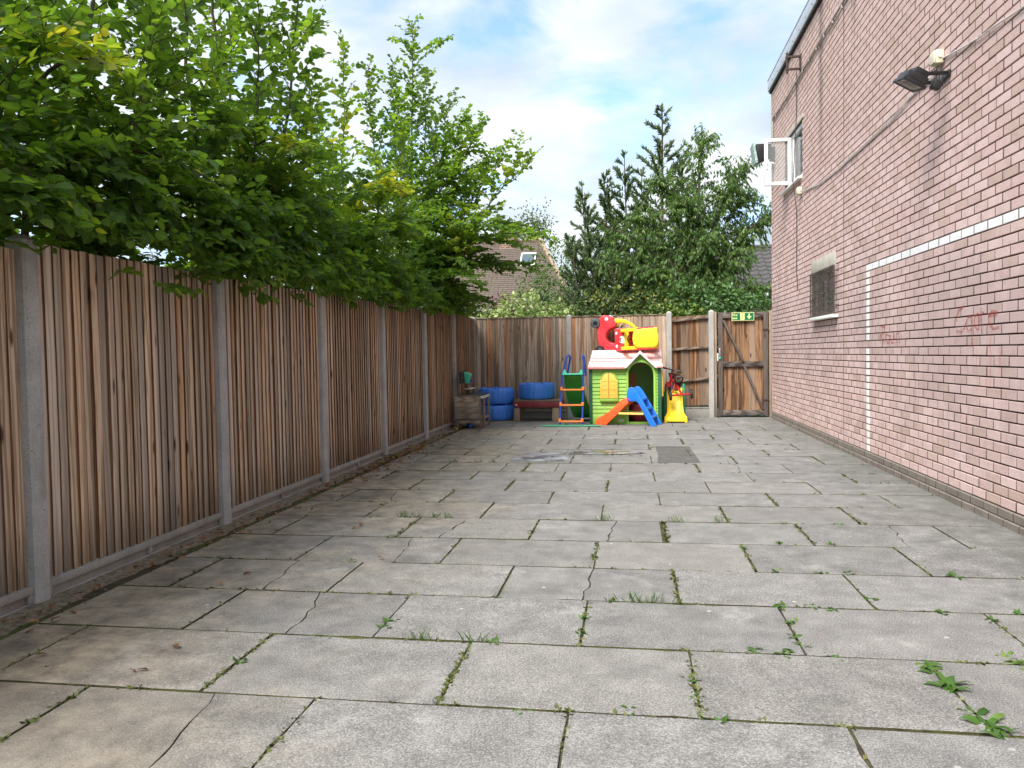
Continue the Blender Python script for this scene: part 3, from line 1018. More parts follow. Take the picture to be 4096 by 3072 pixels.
# goal post painted down the bricks, worn near ball height
mb = MB()
for r in range(nrows):
    z0 = CO + r * BH + .006; z1 = z0 + BH - .012
    if z1 > 2.10: break
    if 1.20 < z0 < 1.29: continue
    a = 8.785 + rng.uniform(-.006, .006); b = 8.87 + rng.uniform(-.006, .006)
    if z0 < 0.8: a -= 0.03 * (0.8 - z0); b -= 0.03 * (.8 - z0)
    mb.box(WX - .0045, WX + .004, a, b, z0 + rng.uniform(0, .004), z1 - rng.uniform(0, .004))
part('painted_goal_post', mb, MT['white_paint'], bld)

# chalk writing
STRK = [[(6.408, 1.536), (6.479, 1.533), (6.533, 1.474), (6.524, 1.436)], [(6.532, 1.359), (6.423, 1.353), (6.38, 1.385), (6.38, 1.408)], [(6.253, 1.465), (6.32, 1.457), (6.363, 1.407), (6.319, 1.357), (6.251, 1.366)], [(6.253, 1.465), (6.246, 1.242)], [(6.141, 1.481), (6.203, 1.459), (6.21, 1.401), (6.152, 1.356)], [(6.141, 1.481), (6.133, 1.356)], [(6.103, 1.519), (6.08, 1.322)], [(6.082, 1.475), (6.043, 1.484)], [(5.981, 1.452), (5.862, 1.457), (5.848, 1.48), (5.936, 1.482), (5.981, 1.456), (5.973, 1.4), (5.904, 1.359), (5.817, 1.367)],
        [(8.414, 1.463), (8.397, 1.276)], [(8.414, 1.463), (8.258, 1.449), (8.273, 1.391), (8.387, 1.369), (8.256, 1.278)], [(8.206, 1.373), (8.231, 1.307), (8.14, 1.281), (8.106, 1.355), (8.206, 1.373)], [(8.082, 1.37), (8.071, 1.289), (7.984, 1.288), (7.975, 1.376)], [(7.913, 1.279), (7.914, 1.374), (7.844, 1.381), (7.83, 1.278)]]
mb = MB()
for si, st in enumerate(STRK):
    if si == 9:
        part('chalk_writing', mb, MT['chalk'], bld, label='faded red chalk word on the near bricks'); mb = MB()
    w = 0.011
    pts = []
    for (a, b) in zip(st[:-1], st[1:]):
        n = 6
        pts += [(a[0] + (b[0] - a[0]) * i / n, a[1] + (b[1] - a[1]) * i / n) for i in range(n)]
    pts.append(st[-1])
    v = []
    for i, (y, z) in enumerate(pts):
        a = pts[max(i - 1, 0)]; b = pts[min(i + 1, len(pts) - 1)]
        d = Vector((b[0] - a[0], b[1] - a[1])); d = d.normalized() if d.length > 0 else Vector((1, 0))
        ww = w * rng.uniform(.6, 1.15)
        xx = WX - 0.0035
        v += [(xx, y - d.y * ww, z + d.x * ww), (xx, y + d.y * ww, z - d.x * ww)]
    mb.add(v, [(2 * i, 2 * i + 1, 2 * i + 3, 2 * i + 2) for i in range(len(pts) - 1)])
part('chalk_writing', mb, MT['chalk'], bld, label='faint red chalk letters beside the painted goal post')

# roof trim
mb = MB()
mb.box(WX - 0.055, WX + 0.35, Y_NEAR, Y_FAR + .05, 5.86, 6.05)
mb.box(WX - 0.062, WX + 0.40, Y_NEAR, Y_FAR + .06, 6.05, 6.075)
trim = part('roof_trim', mb, MT['metal_trim'], bld, bevel=0.004)
mb = MB().box(WX - 0.03, WX + .3, Y_NEAR, Y_FAR + .04, 5.825, 5.859)
part('gap_shade', mb, MT['dark_gap'], bld)  # near-black strip paints the shade in the gap under the trim
mb = MB()
y = 4.0
while y < 14.5:
    mb.lathe([(0, 0), (.010, 0), (.010, .004), (0, .004)], 6, (WX - .0555, y, 5.91), Matrix.Rotation(RAD(-90), 3, 'Y'), closed=False); y += 0.42
link('rivets', make_mesh('rivets', mb, MT['rust'], wloc(trim)), trim)

# lintels
part('lintel', MB().box(WX - .006, WX + .2, 11.957, 13.333, 4.642, 4.693), MT['lintel'], bld, bevel=.003)
part('lintel', MB().box(WX - .006, WX + .2, 10.17, 11.455, 2.274, 2.456), MT['lintel'], bld, bevel=.003, label='cream rendered lintel above the lower window')

# upper window with the far casement swung open
uw = part('window', MB().box(WX + .20, WX + .24, 12.05, 13.29, 3.83, 4.63), MT['room'], bld, label='white upper window with one casement open')
mb = MB()
FX0, FX1 = WX + .035, WX + .095
for (a, b, c_, d) in ((12.045, 12.105, 3.815, 4.635), (13.235, 13.295, 3.815, 4.635), (12.105, 13.235, 3.815, 3.875), (12.105, 13.235, 4.575, 4.635), (12.85, 12.925, 3.875, 4.575)):
    mb.box(FX0, FX1, a, b, c_, d)
part('window_frame', mb, MT['upvc'], uw, bevel=.004)
part('pane', MB().box(WX + .062, WX + .068, 12.105, 12.85, 3.875, 4.575), MT['glass'], uw)
# the curtain behind the glass
mb = MB()
pts = [(WX + .13 + .012 * math.sin(i * 1.9), 12.12 + i * .022) for i in range(18)]
mb.add([(x, y, z) for z in (3.9, 4.28) for x, y in pts], [(i, i + 1, i + 19, i + 18) for i in range(17)])
part('curtain', mb, MT['decal_white'], uw)
sash = MB()
# casement perpendicular to the wall: spans x from wall outwards
sx0, sx1, sz0, sz1, sy = 2.145, 2.555, 3.86, 4.60, 12.93
for (a, b, c_, d) in ((sx0, sx0 + .052, sz0, sz1), (sx1 - .052, sx1, sz0, sz1), (sx0 + .052, sx1 - .052, sz0, sz0 + .052), (sx0 + .052, sx1 - .052, sz1 - .052, sz1)):
    sash.box(a, b, sy - .03, sy + .03, c_, d)
so = part('casement', sash, MT['upvc'], uw, bevel=.005)
link('pane', make_mesh('pane', MB().box(sx0 + .05, sx1 - .05, sy - .004, sy + .004, sz0 + .05, sz1 - .05), MT['clear_glass'], wloc(so)), so)
hm = MB().box(sx0 + .018, sx0 + .036, sy - .05, sy - .03, 4.12, 4.25); hm.tube([(sx0 + .027, sy - .055, 4.22), (sx0 + .10, sy - .06, 4.215), (sx0 + .14, sy - .06, 4.20)], .009, 6)
link('handle', make_mesh('handle', hm, MT['decal_white'], wloc(so), smooth=True), so)
part('window_sill', MB().box(WX - .06, WX + .05, 12.05, 13.42, 3.775, 3.808), MT['upvc'], uw, bevel=.004)

# lower window behind a wire grille
lw = part('window', MB().box(WX + .20, WX + .24, 10.2, 11.42, 1.68, 2.27), MT['room'], bld, label='small dark lower window behind a wire grille')
mb = MB()
for (a, b, c_, d) in ((10.205, 10.25, 1.68, 2.268), (11.37, 11.415, 1.68, 2.268), (10.25, 11.37, 1.68, 1.725), (10.25, 11.37, 2.22, 2.268), (10.88, 10.93, 1.725, 2.22)):
    mb.box(WX + .05, WX + .09, a, b, c_, d)
part('window_frame', mb, MT['rail'], lw, bevel=.003)
part('pane', MB().box(WX + .066, WX + .072, 10.25, 11.37, 1.725, 2.22), MT['glass'], lw)
part('window_sill', MB().box(WX - .075, WX + .05, 10.03, 11.24, 1.628, 1.666), MT['white_paint'], lw, bevel=.004)
gm = MB()
gx = WX - .055
zz = 1.70
while zz < 2.28:
    pts = [(gx + rng.uniform(-.006, .006), 10.01 + i * .127, zz + rng.uniform(-.006, .006)) for i in range(11)]
    gm.tube(pts, .0035, 4); zz += rng.choice((.03, .045, .055)) if zz < 2.12 else .014
yy = 10.02
while yy < 11.28:
    gm.tube([(gx - .003, yy, 1.685), (gx - .003 + rng.uniform(-.004, .004), yy + rng.uniform(-.008, .008), 1.98), (gx - .003, yy, 2.28)], .0028, 4); yy += .047
gm.tube([(gx, 10.0, 1.68), (gx, 11.285, 1.68), (gx, 11.285, 2.265), (gx, 10.0, 2.265)], .006, 6, closed=True)
for yy in (10.0, 11.285):
    for zz in (1.74, 1.78, 2.2):
        gm.tube([(gx, yy, zz), (WX + .01, yy + (.0 if yy < 11 else .0), zz)], .007, 6)
part('wire_grille', gm, MT['wire'], lw)


# ------------------------------------------------------------------ things on the wall
def sagline(pts, n=6, j=.003):
    out = []
    for a, b in zip(pts[:-1], pts[1:]):
        for i in range(n):
            t = i / n
            out.append((a[0] + (b[0] - a[0]) * t, a[1] + (b[1] - a[1]) * t, a[2] + (b[2] - a[2]) * t + rng.uniform(-j, j)))
    out.append(pts[-1])
    return out


cx_ = WX - .012
m = MB().tube(sagline([(cx_, 6.80, 3.575), (cx_, 6.337, 3.50), (cx_, 6.111, 3.475), (cx_, 5.902, 3.46), (cx_, 5.518, 3.42), (cx_, 4.0, 3.33), (cx_, 1.5, 3.30)]), .0068, 6)
tag(link('cable', make_mesh('cable', m, MT['cable'], smooth=True)), 'pale grey cable running from the cream box above the floodlight to the right', 'cable')
m = MB().tube(sagline([(cx_, 6.95, 3.50), (cx_, 7.49, 3.505), (cx_, 7.994, 3.462), (cx_, 8.401, 3.448), (cx_, 9.102, 3.438), (cx_, 9.939, 3.426), (cx_, 10.957, 3.465), (cx_, 11.853, 3.55), (cx_, 12.0, 3.57)]), .0055, 6)
m.tube(sagline([(cx_, 6.95, 3.485), (cx_, 7.49, 3.495), (cx_, 8.1, 3.440), (cx_, 9.102, 3.425), (cx_, 9.939, 3.412), (cx_, 10.957, 3.445), (cx_, 11.853, 3.54), (cx_, 12.0, 3.565)]), .0045, 6)
tag(link('cable', make_mesh('cable', m, MT['cable'], smooth=True)), 'twin cable sagging along the wall from the floodlight to the small cream box', 'cable')
m = MB().tube(sagline([(cx_, 12.37, 5.45), (cx_, 12.372, 4.83), (cx_ - .05, 12.37, 3.79), (cx_, 12.366, 3.34), (cx_, 12.37, 2.8), (cx_, 12.40, 2.45), (cx_, 12.35, 2.30), (cx_, 12.33, 2.15)], 5, .003), .006, 6)
tag(link('cable', make_mesh('cable', m, MT['dark_cable'], smooth=True)), 'thin dark cable hanging vertically down past the upper window', 'cable')
m = MB().tube([(WX - .02, 14.30, 4.97), (WX - .02, 14.30, 5.27), (WX - .02, 14.26, 5.295), (WX - .02, 12.9, 5.275), (WX - .02, 11.7, 5.29), (WX - .02, 10.7, 5.305), (WX - .02, 9.76, 5.32), (WX - .02, 7.5, 5.36), (WX - .02, 5.0, 5.40)], .014, 8)
y = 6.0
while y < 14.2:
    m.box(WX - .036, WX + .004, y - .008, y + .008, 5.275 + .012 * (14 - y) / 4 - .020, 5.275 + .012 * (14 - y) / 4 + .020); y += .42
tag(link('conduit', make_mesh('conduit', m, MT['pipe'], smooth=True)), 'grey conduit pipe clipped along the wall below the roof edge', 'pipe')


def junction(loc, s, label):
    t = thing('junction_box', label, 'junction box', loc)
    part('case', MB().box(loc[0] - .06 * s, loc[0], loc[1] - .052 * s, loc[1] + .052 * s, loc[2] - .052 * s, loc[2] + .052 * s), MT['cream_plastic'], t, bevel=.006)
    part('cover', MB().box(loc[0] - .072 * s, loc[0] - .0605 * s, loc[1] - .047 * s, loc[1] + .047 * s, loc[2] - .047 * s, loc[2] + .047 * s), MT['cream_plastic'], t, bevel=.004)
    part('grommet', MB().lathe([(0, 0), (.016 * s, 0), (.014 * s, .008), (0, .008)], 10, (loc[0] - .03 * s, loc[1] - .0525 * s, loc[2]), Matrix.Rotation(RAD(90), 3, 'X'), closed=False), MT['cable'], t)


junction((WX - .003, 6.85, 3.595), 1.05, 'cream junction box above the black floodlight')
junction((WX - .003, 12.07, 3.592), 1.0, 'small cream junction box below the open upper window')

# floodlight nearer the camera
fl = thing('floodlight', 'black floodlight with a square glass front on the near wall', 'floodlight', (WX, 6.78, 3.40))
part('bracket', MB().box(WX - .02, WX - .002, 6.66, 6.90, 3.39, 3.44).beam((WX - .01, 6.67, 3.415), (2.30, 6.62, 3.40), .03, .012, (1, 0, 0)).beam((WX - .01, 6.89, 3.415), (2.30, 6.84, 3.40), .03, .012, (1, 0, 0)), MT['black_metal'], fl, bevel=.002)
Rf = Euler((RAD(14), RAD(28), RAD(8))).to_matrix()


def fbox(m, c, s):
    h = [a / 2 for a in s]
    o_ = Vector((2.235, 6.66, 3.36))
    pts = [o_ + Rf @ (Vector(c) * .88 + Vector((a * h[0], b * h[1], d * h[2])) * .88) for d in (-1, 1) for a, b in ((-1, -1), (1, -1), (1, 1), (-1, 1))]
    return m.add(pts, [(0, 3, 2, 1), (4, 5, 6, 7), (0, 1, 5, 4), (1, 2, 6, 5), (2, 3, 7, 6), (3, 0, 4, 7)])


hd = MB(); fbox(hd, (0, 0, .02), (.19, .26, .07)); fbox(hd, (.02, 0, .075), (.13, .20, .045))
for i in range(6): fbox(hd, (.02, -.08 + i * .032, .105), (.12, .008, .02))
head = part('lamp_head', hd, MT['black_metal'], fl, bevel=.006)
rm_ = MB(); fbox(rm_, (-.10, 0, -.025), (.02, .29, .03)); fbox(rm_, (.10, 0, -.025), (.02, .29, .03)); fbox(rm_, (0, -.136, -.025), (.18, .018, .03)); fbox(rm_, (0, .136, -.025), (.18, .018, .03))
part('rim', rm_, MT['black_metal'], fl, bevel=.003)
ln = MB()
q = [(-.088, -.125, -.028), (.088, -.125, -.028), (.088, .125, -.028), (-.088, .125, -.028), (-.02, -.06, -.004), (.02, -.06, -.004), (.02, .06, -.004), (-.02, .06, -.004)]
ln.add([Vector((2.235, 6.66, 3.36)) + Rf @ Vector(p) * .88 for p in q], [(0, 1, 5, 4), (1, 2, 6, 5), (2, 3, 7, 6), (3, 0, 4, 7), (4, 5, 6, 7)])
part('reflector', ln, MT['lens'], fl)
gl = MB(); fbox(gl, (0, 0, -.034), (.178, .252, .004))
part('glass', gl, MT['clear_glass'], fl)
part('sensor', MB().obox((2.40, 6.60, 3.30), (.07, .06, .07), (0, 20, 10)).obox((2.45, 6.63, 3.34), (.03, .03, .08)), MT['black_metal'], fl, bevel=.01)
part('lead', MB().tube([(WX - .03, 6.84, 3.53), (2.47, 6.80, 3.48), (2.40, 6.72, 3.44)], .005, 6).tube([(WX - .03, 6.87, 3.53), (2.50, 6.88, 3.42), (2.51, 6.75, 3.33)], .004, 6), MT['black_metal'], fl)

# broken floodlight by the far corner
fl = thing('floodlight', 'broken black floodlight behind the open casement at the far corner', 'floodlight', (WX, 14.25, 4.7))
hd = MB()
hd.add([(2.24, 14.1, 4.53), (2.24, 14.38, 4.53), (2.20, 14.38, 4.84), (2.20, 14.1, 4.84), (2.47, 14.14, 4.62), (2.47, 14.34, 4.62), (2.47, 14.34, 4.84), (2.47, 14.14, 4.84)], [(0, 3, 2, 1), (4, 5, 6, 7), (0, 1, 5, 4), (1, 2, 6, 5), (2, 3, 7, 6), (3, 0, 4, 7)])
part('lamp_head', hd, MT['black_metal'], fl, bevel=.01)
part('bracket', MB().box(2.45, WX - .002, 14.2, 14.28, 4.55, 4.80), MT['black_metal'], fl, bevel=.006)
part('broken_glass', MB().add([(2.235, 14.09, 4.515), (2.235, 14.39, 4.515), (2.175, 14.39, 4.86), (2.175, 14.09, 4.86), (2.19, 14.09, 4.51), (2.19, 14.39, 4.51), (2.14, 14.39, 4.83), (2.14, 14.09, 4.85)], [(0, 3, 2, 1), (4, 5, 6, 7), (0, 1, 5, 4), (1, 2, 6, 5), (2, 3, 7, 6), (3, 0, 4, 7)]), MT['broken_glass'], fl)

# rusty wall bracket
br = thing('wall_bracket', 'rusty square steel bracket high on the wall near the roof edge', 'bracket', (WX, 12.1, 5.48))
part('back_plate', MB().box(WX - .02, WX - .002, 12.06, 12.13, 5.36, 5.60), MT['rust'], br, bevel=.003)
part('arm', MB().box(WX - .22, WX - .021, 12.08, 12.11, 5.555, 5.585), MT['rust'], br, bevel=.002)
part('arm', MB().box(WX - .22, WX - .021, 12.08, 12.11, 5.375, 5.405), MT['rust'], br, bevel=.002)
part('pin', MB().tube([(WX - .20, 12.095, 5.33), (WX - .20, 12.095, 5.63)], .016, 8), MT['rust'], br)

# ------------------------------------------------------------------ fences
def board_mesh(h, mats, w=.085, thick=.023, thin=.003, seed=0):
    """feather-edge board, thick edge at y=0 facing -y, face towards +x; grain along z"""
    rr = random.Random(seed)
    n = 6
    bw = rr.uniform(-.005, .005)
    v = []; f = []; mi = []
    for i in range(n + 1):
        z = h * i / n
        bow = math.sin(i / n * math.pi) * bw
        e = rr.uniform(-.0007, .0007)
        v += [(thick + bow, e, z), (thin + bow, w, z), (-.004, w, z), (-.004, e, z), (thick - .004 + bow, e - .003, z)]
    for i in range(n):
        a, b = i * 5, (i + 1) * 5
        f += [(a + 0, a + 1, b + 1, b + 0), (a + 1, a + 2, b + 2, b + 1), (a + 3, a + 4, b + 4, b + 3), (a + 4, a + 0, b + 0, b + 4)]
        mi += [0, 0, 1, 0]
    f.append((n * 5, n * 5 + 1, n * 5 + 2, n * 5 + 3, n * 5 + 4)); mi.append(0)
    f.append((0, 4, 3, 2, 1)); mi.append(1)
    me = bpy.data.meshes.new('board')
    me.from_pydata(v, [], f)
    for m_ in mats: me.materials.append(m_)
    me.polygons.foreach_set('material_index', mi)
    me.update()
    return me


def post_geo(m, x0, x1, y0, y1, h):
    """concrete fence post with weathered top"""
    e = .012
    xm, ym = (x0 + x1) / 2, (y0 + y1) / 2
    ring = lambda z, s: [(x0 + e - s, y0 - s + s, z), (x1 - e + s, y0, z), (x1, y0 + e, z), (x1, y1 - e, z), (x1 - e, y1, z), (x0 + e, y1, z), (x0, y1 - e, z), (x0, y0 + e, z)]
    r0 = [(x0 + e, y0, -.05), (x1 - e, y0, -.05), (x1, y0 + e, -.05), (x1, y1 - e, -.05), (x1 - e, y1, -.05), (x0 + e, y1, -.05), (x0, y1 - e, -.05), (x0, y0 + e, -.05)]
    r1 = [(p[0], p[1], h - .03) for p in r0]
    r2 = [(xm + (p[0] - xm) * .35, ym + (p[1] - ym) * .35, h) for p in r0]
    m.loft([r0, r1, r2])


XF = -3.035
lf = thing('closeboard_fence', 'long brown feather-edge board fence with concrete posts on the left', 'fence', (XF, 8, 0))
PY = [-0.35, 1.58, 3.44, 5.27, 7.17, 9.06, 11.00, 12.92, 14.80]
HT = [1.80, 1.80, 1.845, 1.86, 1.885, 1.91, 1.94, 1.945]
for i, y in enumerate(PY):
    m = MB(); post_geo(m, XF - .06, XF + .055, y, y + .10, (HT[min(i, 7)] + .035))
    part('post', m, MT['concrete'], lf)
for i in range(8):
    ya, yb = PY[i] + .10, PY[i + 1]
    h = HT[i] - .105
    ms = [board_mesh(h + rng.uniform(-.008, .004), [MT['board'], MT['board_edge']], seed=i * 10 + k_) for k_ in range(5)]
    n = int(round((yb - ya) / .0705)); pt = (yb - ya) / n
    for q in range(n):
        y = ya + q * pt
        link('board', ms[rng.randrange(5)], lf, (rng.uniform(-.003, .003), y - 8 + rng.uniform(-.002, .002), .105 + rng.uniform(-.004, .002)),
             (rng.uniform(-.002, .002), rng.uniform(-.002, .002), rng.uniform(-.02, .02)))
    # concrete gravel board: rim, ribs, recessed field
    m = MB()
    m.box(XF - .05, XF + .010, ya, yb, -.04, .10)
    m.box(XF + .0105, XF + .038, ya, yb, .062, .1035)
    m.box(XF + .0105, XF + .030, ya, yb, -.03, .016)
    for yy in (ya, (ya + yb) / 2 - .015, yb - .03):
        m.box(XF + .0105, XF + .034, yy, yy + .03, .0165, .0615)
    part('gravel_board', m, MT['gravel'], lf, bevel=.003)
    # weather strip behind the board tops
    part('top_rail', MB().box(XF - .05, XF - .006, ya, yb, HT[i] - .28, HT[i] - .20).box(XF - .05, XF - .006, ya, yb, .32, .40), MT['rail'], lf)

YB = 14.80
bf = thing('closeboard_fence', 'brown feather-edge fence across the back of the yard', 'fence', (0, YB, 0))
R90 = RAD(-90)
panels = [(-2.97, -1.215, 1.930), (-1.115, 0.665, 1.925)]
for i, (xa, xb, h) in enumerate(panels):
    ms = [board_mesh(h - .15, [MT['board_back'], MT['board_back_edge']], w=.09, thick=.020, thin=.006, seed=200 + i * 10 + k_) for k_ in range(5)]
    n = int(round((xb - xa) / .0705)); pt = (xb - xa) / n
    for q in range(n):
        link('board', ms[rng.randrange(5)], bf, (xa + q * pt, rng.uniform(-.003, .003), .15 + rng.uniform(-.004, .003)), (rng.uniform(-.002, .002), rng.uniform(-.002, .002), R90))
    part('gravel_board', MB().box(xa, xb, YB - .012, YB + .03, -.04, .145).box(xa, xb, YB - .026, YB - .0125, .115, .147).box(xa, xb, YB - .024, YB - .0125, -.02, .02), MT['gravel'], bf, bevel=.003)
    part('capping', MB().box(xa, xb, YB - .03, YB + .03, h + .002, h + .020), MT['rail'], bf, bevel=.003)
for x, h in ((-1.212, 1.975), (0.667, 1.995), (1.438, 2.0)):
    m = MB(); post_geo(m, x, x + .098, YB - .055, YB + .05, h)
    part('post', m, MT['concrete'], bf)
# short panel seen from its rail side, sagging to the left
ms = [board_mesh(1.69, [MT['gate_board'], MT['board_back_edge']], w=.10, thick=.016, thin=.006, seed=300 + k_) for k_ in range(4)]
xa, xb = .766, 1.437
for q in range(8):
    link('board', ms[q % 4], bf, (xa + q * .0838, .035, .20 + q * .003), (0, 0, R90))
for (za, zb, hh) in ((1.815, 1.873, .055), (1.275, 1.312, .045), (.665, .725, .045)):
    part('rail', MB().beam((xa, YB - .01, za), (xb, YB - .01, zb), .045, hh), MT['rail'], bf, bevel=.004)
part('gravel_board', MB().box(xa, xb, YB - .02, YB + .03, -.04, .155).box(xa, xb, YB - .03, YB - .0205, .165, .19), MT['gravel'], bf, bevel=.003)
part('gate_post', MB().box(1.540, 1.583, YB - .03, YB + .07, -.04, 1.965), MT['board_back'], bf, bevel=.004)
part('gate_post', MB().box(2.524, 2.585, YB - .02, YB + .08, -.04, 1.965), MT['kitchen_leg'], bf, bevel=.004)

# ------------------------------------------------------------------ gate
GY = YB - .005
gate = thing('wooden_gate', 'dark ledged and braced timber gate beside the brick wall', 'gate', (2.06, GY, .035))
part('stile', MB().box(1.612, 1.690, GY - .035, GY + .01, .035, 1.945), MT['gate_frame'], gate, bevel=.004)
part('stile', MB().box(2.423, 2.505, GY - .035, GY + .01, .035, 1.945), MT['gate_frame'], gate, bevel=.004)
for za, zb in ((1.842, 1.943), (.936, 1.031), (.037, .127)):
    part('rail', MB().box(1.691, 2.422, GY - .033, GY + .01, za, zb), MT['gate_rail'], gate, bevel=.004)
part('brace', MB().beam((1.705, GY - .014, 1.80), (2.055, GY - .014, 1.033), .040, .085, (0, 1, 0)), MT['gate_frame'], gate, bevel=.003)
part('brace', MB().beam((2.08, GY - .014, .934), (2.405, GY - .014, .140), .040, .085, (0, 1, 0)), MT['gate_frame'], gate, bevel=.003)
ms = [board_mesh(1.90, [MT['gate_board'], MT['board_back_edge']], w=.125, thick=.016, thin=.010, seed=330 + k_) for k_ in range(4)]
for q in range(8):
    link('board', ms[q % 4], gate, (1.615 + q * .1115 - 2.06, .030, .003 + rng.uniform(0, .004)), (0, 0, R90))
lk = part('lock', MB().box(1.617, 1.652, GY - .065, GY - .0355, 1.13, 1.28), MT['chrome'], gate, bevel=.006)
link('knob', make_mesh('knob', MB().lathe([(0, 0), (.016, 0), (.018, .03), (.010, .045), (0, .045)], 10, (1.637, GY - .05, 1.125), Matrix.Rotation(RAD(180), 3, 'X'), closed=False), MT['teal'], wloc(lk), smooth=True), lk)
part('keep', MB().box(1.588, 1.608, GY - .05, GY - .0, 1.05, 1.19), MT['upvc'], gate, bevel=.002)
part('hinge', MB().box(2.40, 2.52, GY - .045, GY - .0355, 1.60, 1.63), MT['rust'], gate)
part('hinge', MB().box(2.40, 2.52, GY - .045, GY - .0355, .30, .33), MT['rust'], gate)

# fire exit sign
SX, SZ, SW, SH = 2.054, 1.862, .40, .152
SYF = GY - .045
sg = thing('fire_exit_sign', 'green and cream Fire exit sign with running man and down arrow', 'sign', (SX, GY - .036, SZ))
part('plate', MB().box(SX - SW / 2, SX + SW / 2, SYF, GY - .036, SZ - SH / 2, SZ + SH / 2), MT['sign_cream'], sg)
part('green_field', MB().box(SX - SW / 2 + .009, SX + SW / 2 - .009, SYF - .002, SYF - .0003, SZ - SH / 2 + .009, SZ + SH / 2 - .009), MT['sign_green'], sg)


def text(body, x, z, size, mat, parent, y, align='LEFT'):
    c = bpy.data.curves.new('lettering', 'FONT')
    c.body = body; c.size = size; c.align_x = align; c.extrude = .0006; c.offset = .0011
    o_ = bpy.data.objects.new('lettering', c)
    COL.objects.link(o_)
    bpy.context.view_layer.update()
    dg = bpy.context.evaluated_depsgraph_get()
    me = bpy.data.meshes.new_from_object(o_.evaluated_get(dg))
    bpy.data.objects.remove(o_)
    me.materials.clear(); me.materials.append(mat)
    w = wloc(parent)
    o2 = link('lettering', me, parent, (x - w.x, y - w.y, z - w.z), (RAD(90), 0, 0))
    return o2


text('Fire', SX - .186, SZ + .012, .056, MT['sign_cream'], sg, SYF - .003)
text('exit', SX - .186, SZ - .046, .056, MT['sign_cream'], sg, SYF - .003)
part('door_symbol', MB().box(SX - .050, SX + .030, SYF - .0035, SYF - .0022, SZ - .062, SZ + .060), MT['sign_cream'], sg)
mn = MB()
my = SYF - .0045
def limb(pts, w):
    for a, b in zip(pts[:-1], pts[1:]):
        mn.beam((a[0] + SX, my, a[1] + SZ), (b[0] + SX, my, b[1] + SZ), .0015, w, (0, 1, 0))
mn.lathe([(0, 0), (.0095, 0), (.0095, .0015), (0, .0015)], 12, (SX + .003, my, SZ + .045), Matrix.Rotation(RAD(90), 3, 'X'), closed=False)
limb([(-.004, .032), (-.010, -.005)], .018)
limb([(-.006, .030), (-.026, .022), (-.036, .008)], .007)
limb([(.004, .028), (.014, .014), (.028, .012)], .007)
limb([(-.010, -.005), (-.022, -.032), (-.054, -.036)], .010)
limb([(-.006, -.005), (.004, -.030), (.014, -.052), (.022, -.054)], .010)
part('running_man', mn, MT['sign_green'], sg)
ax = SX + .112
part('arrow', MB().prism([(-.011, .055), (.011, .055), (.011, -.008), (.024, .006), (.037, .006), (.037, -.006), (0, -.050), (-.037, -.006), (-.037, .006), (-.024, .006), (-.011, -.008)], SYF - .0040, SYF - .0022, lambda p, q, a: (ax + p, a, SZ + q)), MT['sign_cream'], sg)

# ------------------------------------------------------------------ playhouse
PF = 13.36
ph = thing('playhouse', 'green plastic playhouse with faded pink shingle roof and yellow shutters', 'playhouse', (-.10, 13.9, 0))
PBK = 14.46
cz0 = .129


def arch(x, r, cx=.166, sp=.850):
    return sp + math.sqrt(max(0, r * r - (x - cx) ** 2))


def gable(x):
    return min(.985 + (x + .10) * (1.205 - .985) / .254, .985 + (.425 - x) * (1.205 - .985) / .271)


# front wall body
m = MB()
m.box(-.664, -.083, PF + .012, PF + .03, 0, 1.0)
m.box(.415, .454, PF + .012, PF + .03, 0, 1.0)
N_ = 28
xs_ = [-.083 + (.415 + .083) * i / N_ for i in range(N_ + 1)]
top = [max(.99, gable(x)) for x in xs_]
bot = [max(.86, arch(x, .249)) for x in xs_]
for yy in (PF + .006,):
    v = [(x, yy, b) for x, b in zip(xs_, bot)] + [(x, yy, t) for x, t in zip(xs_, top)] + [(x, yy + .02, b) for x, b in zip(xs_, bot)] + [(x, yy + .02, t) for x, t in zip(xs_, top)]
    k = N_ + 1
    f = []
    for i in range(N_):
        f += [(i, i + 1, k + i + 1, k + i), (2 * k + i, 3 * k + i, 3 * k + i + 1, 2 * k + i + 1), (i, 2 * k + i, 2 * k + i + 1, i + 1), (k + i, k + i + 1, 3 * k + i + 1, 3 * k + i)]
    m.add(v, f)
part('front_wall', m, MT['green'], ph)
# lapped clapboards
m = MB()
zz = [.129, .196, .268, .330, .386, .447, .514, .575, .642, .710, .777, .857, .915, .985]
for a, b in zip(zz[:-1], zz[1:]):
    m.add([(-.662, PF - .010, a + .003), (-.084, PF - .010, a + .003), (-.084, PF + .006, b), (-.662, PF + .006, b), (-.662, PF + .0115, a + .003), (-.084, PF + .0115, a + .003), (-.084, PF + .0115, b), (-.662, PF + .0115, b)],
          [(0, 1, 2, 3), (0, 4, 5, 1), (0, 3, 7, 4), (1, 5, 6, 2), (3, 2, 6, 7)])
part('clapboards', m, MT['green_light'], ph)
m = MB().box(-.663, -.083, PF - .014, PF + .011, 0, .127)
part('base_panel', m, MT['green'], ph, bevel=.004)
# quoins right of the door
m = MB()
z = .05
while z < .95:
    m.box(.418, .452, PF - .008, PF + .011, z, z + .045); z += .055
part('quoins', m, MT['green_light'], ph, bevel=.004)
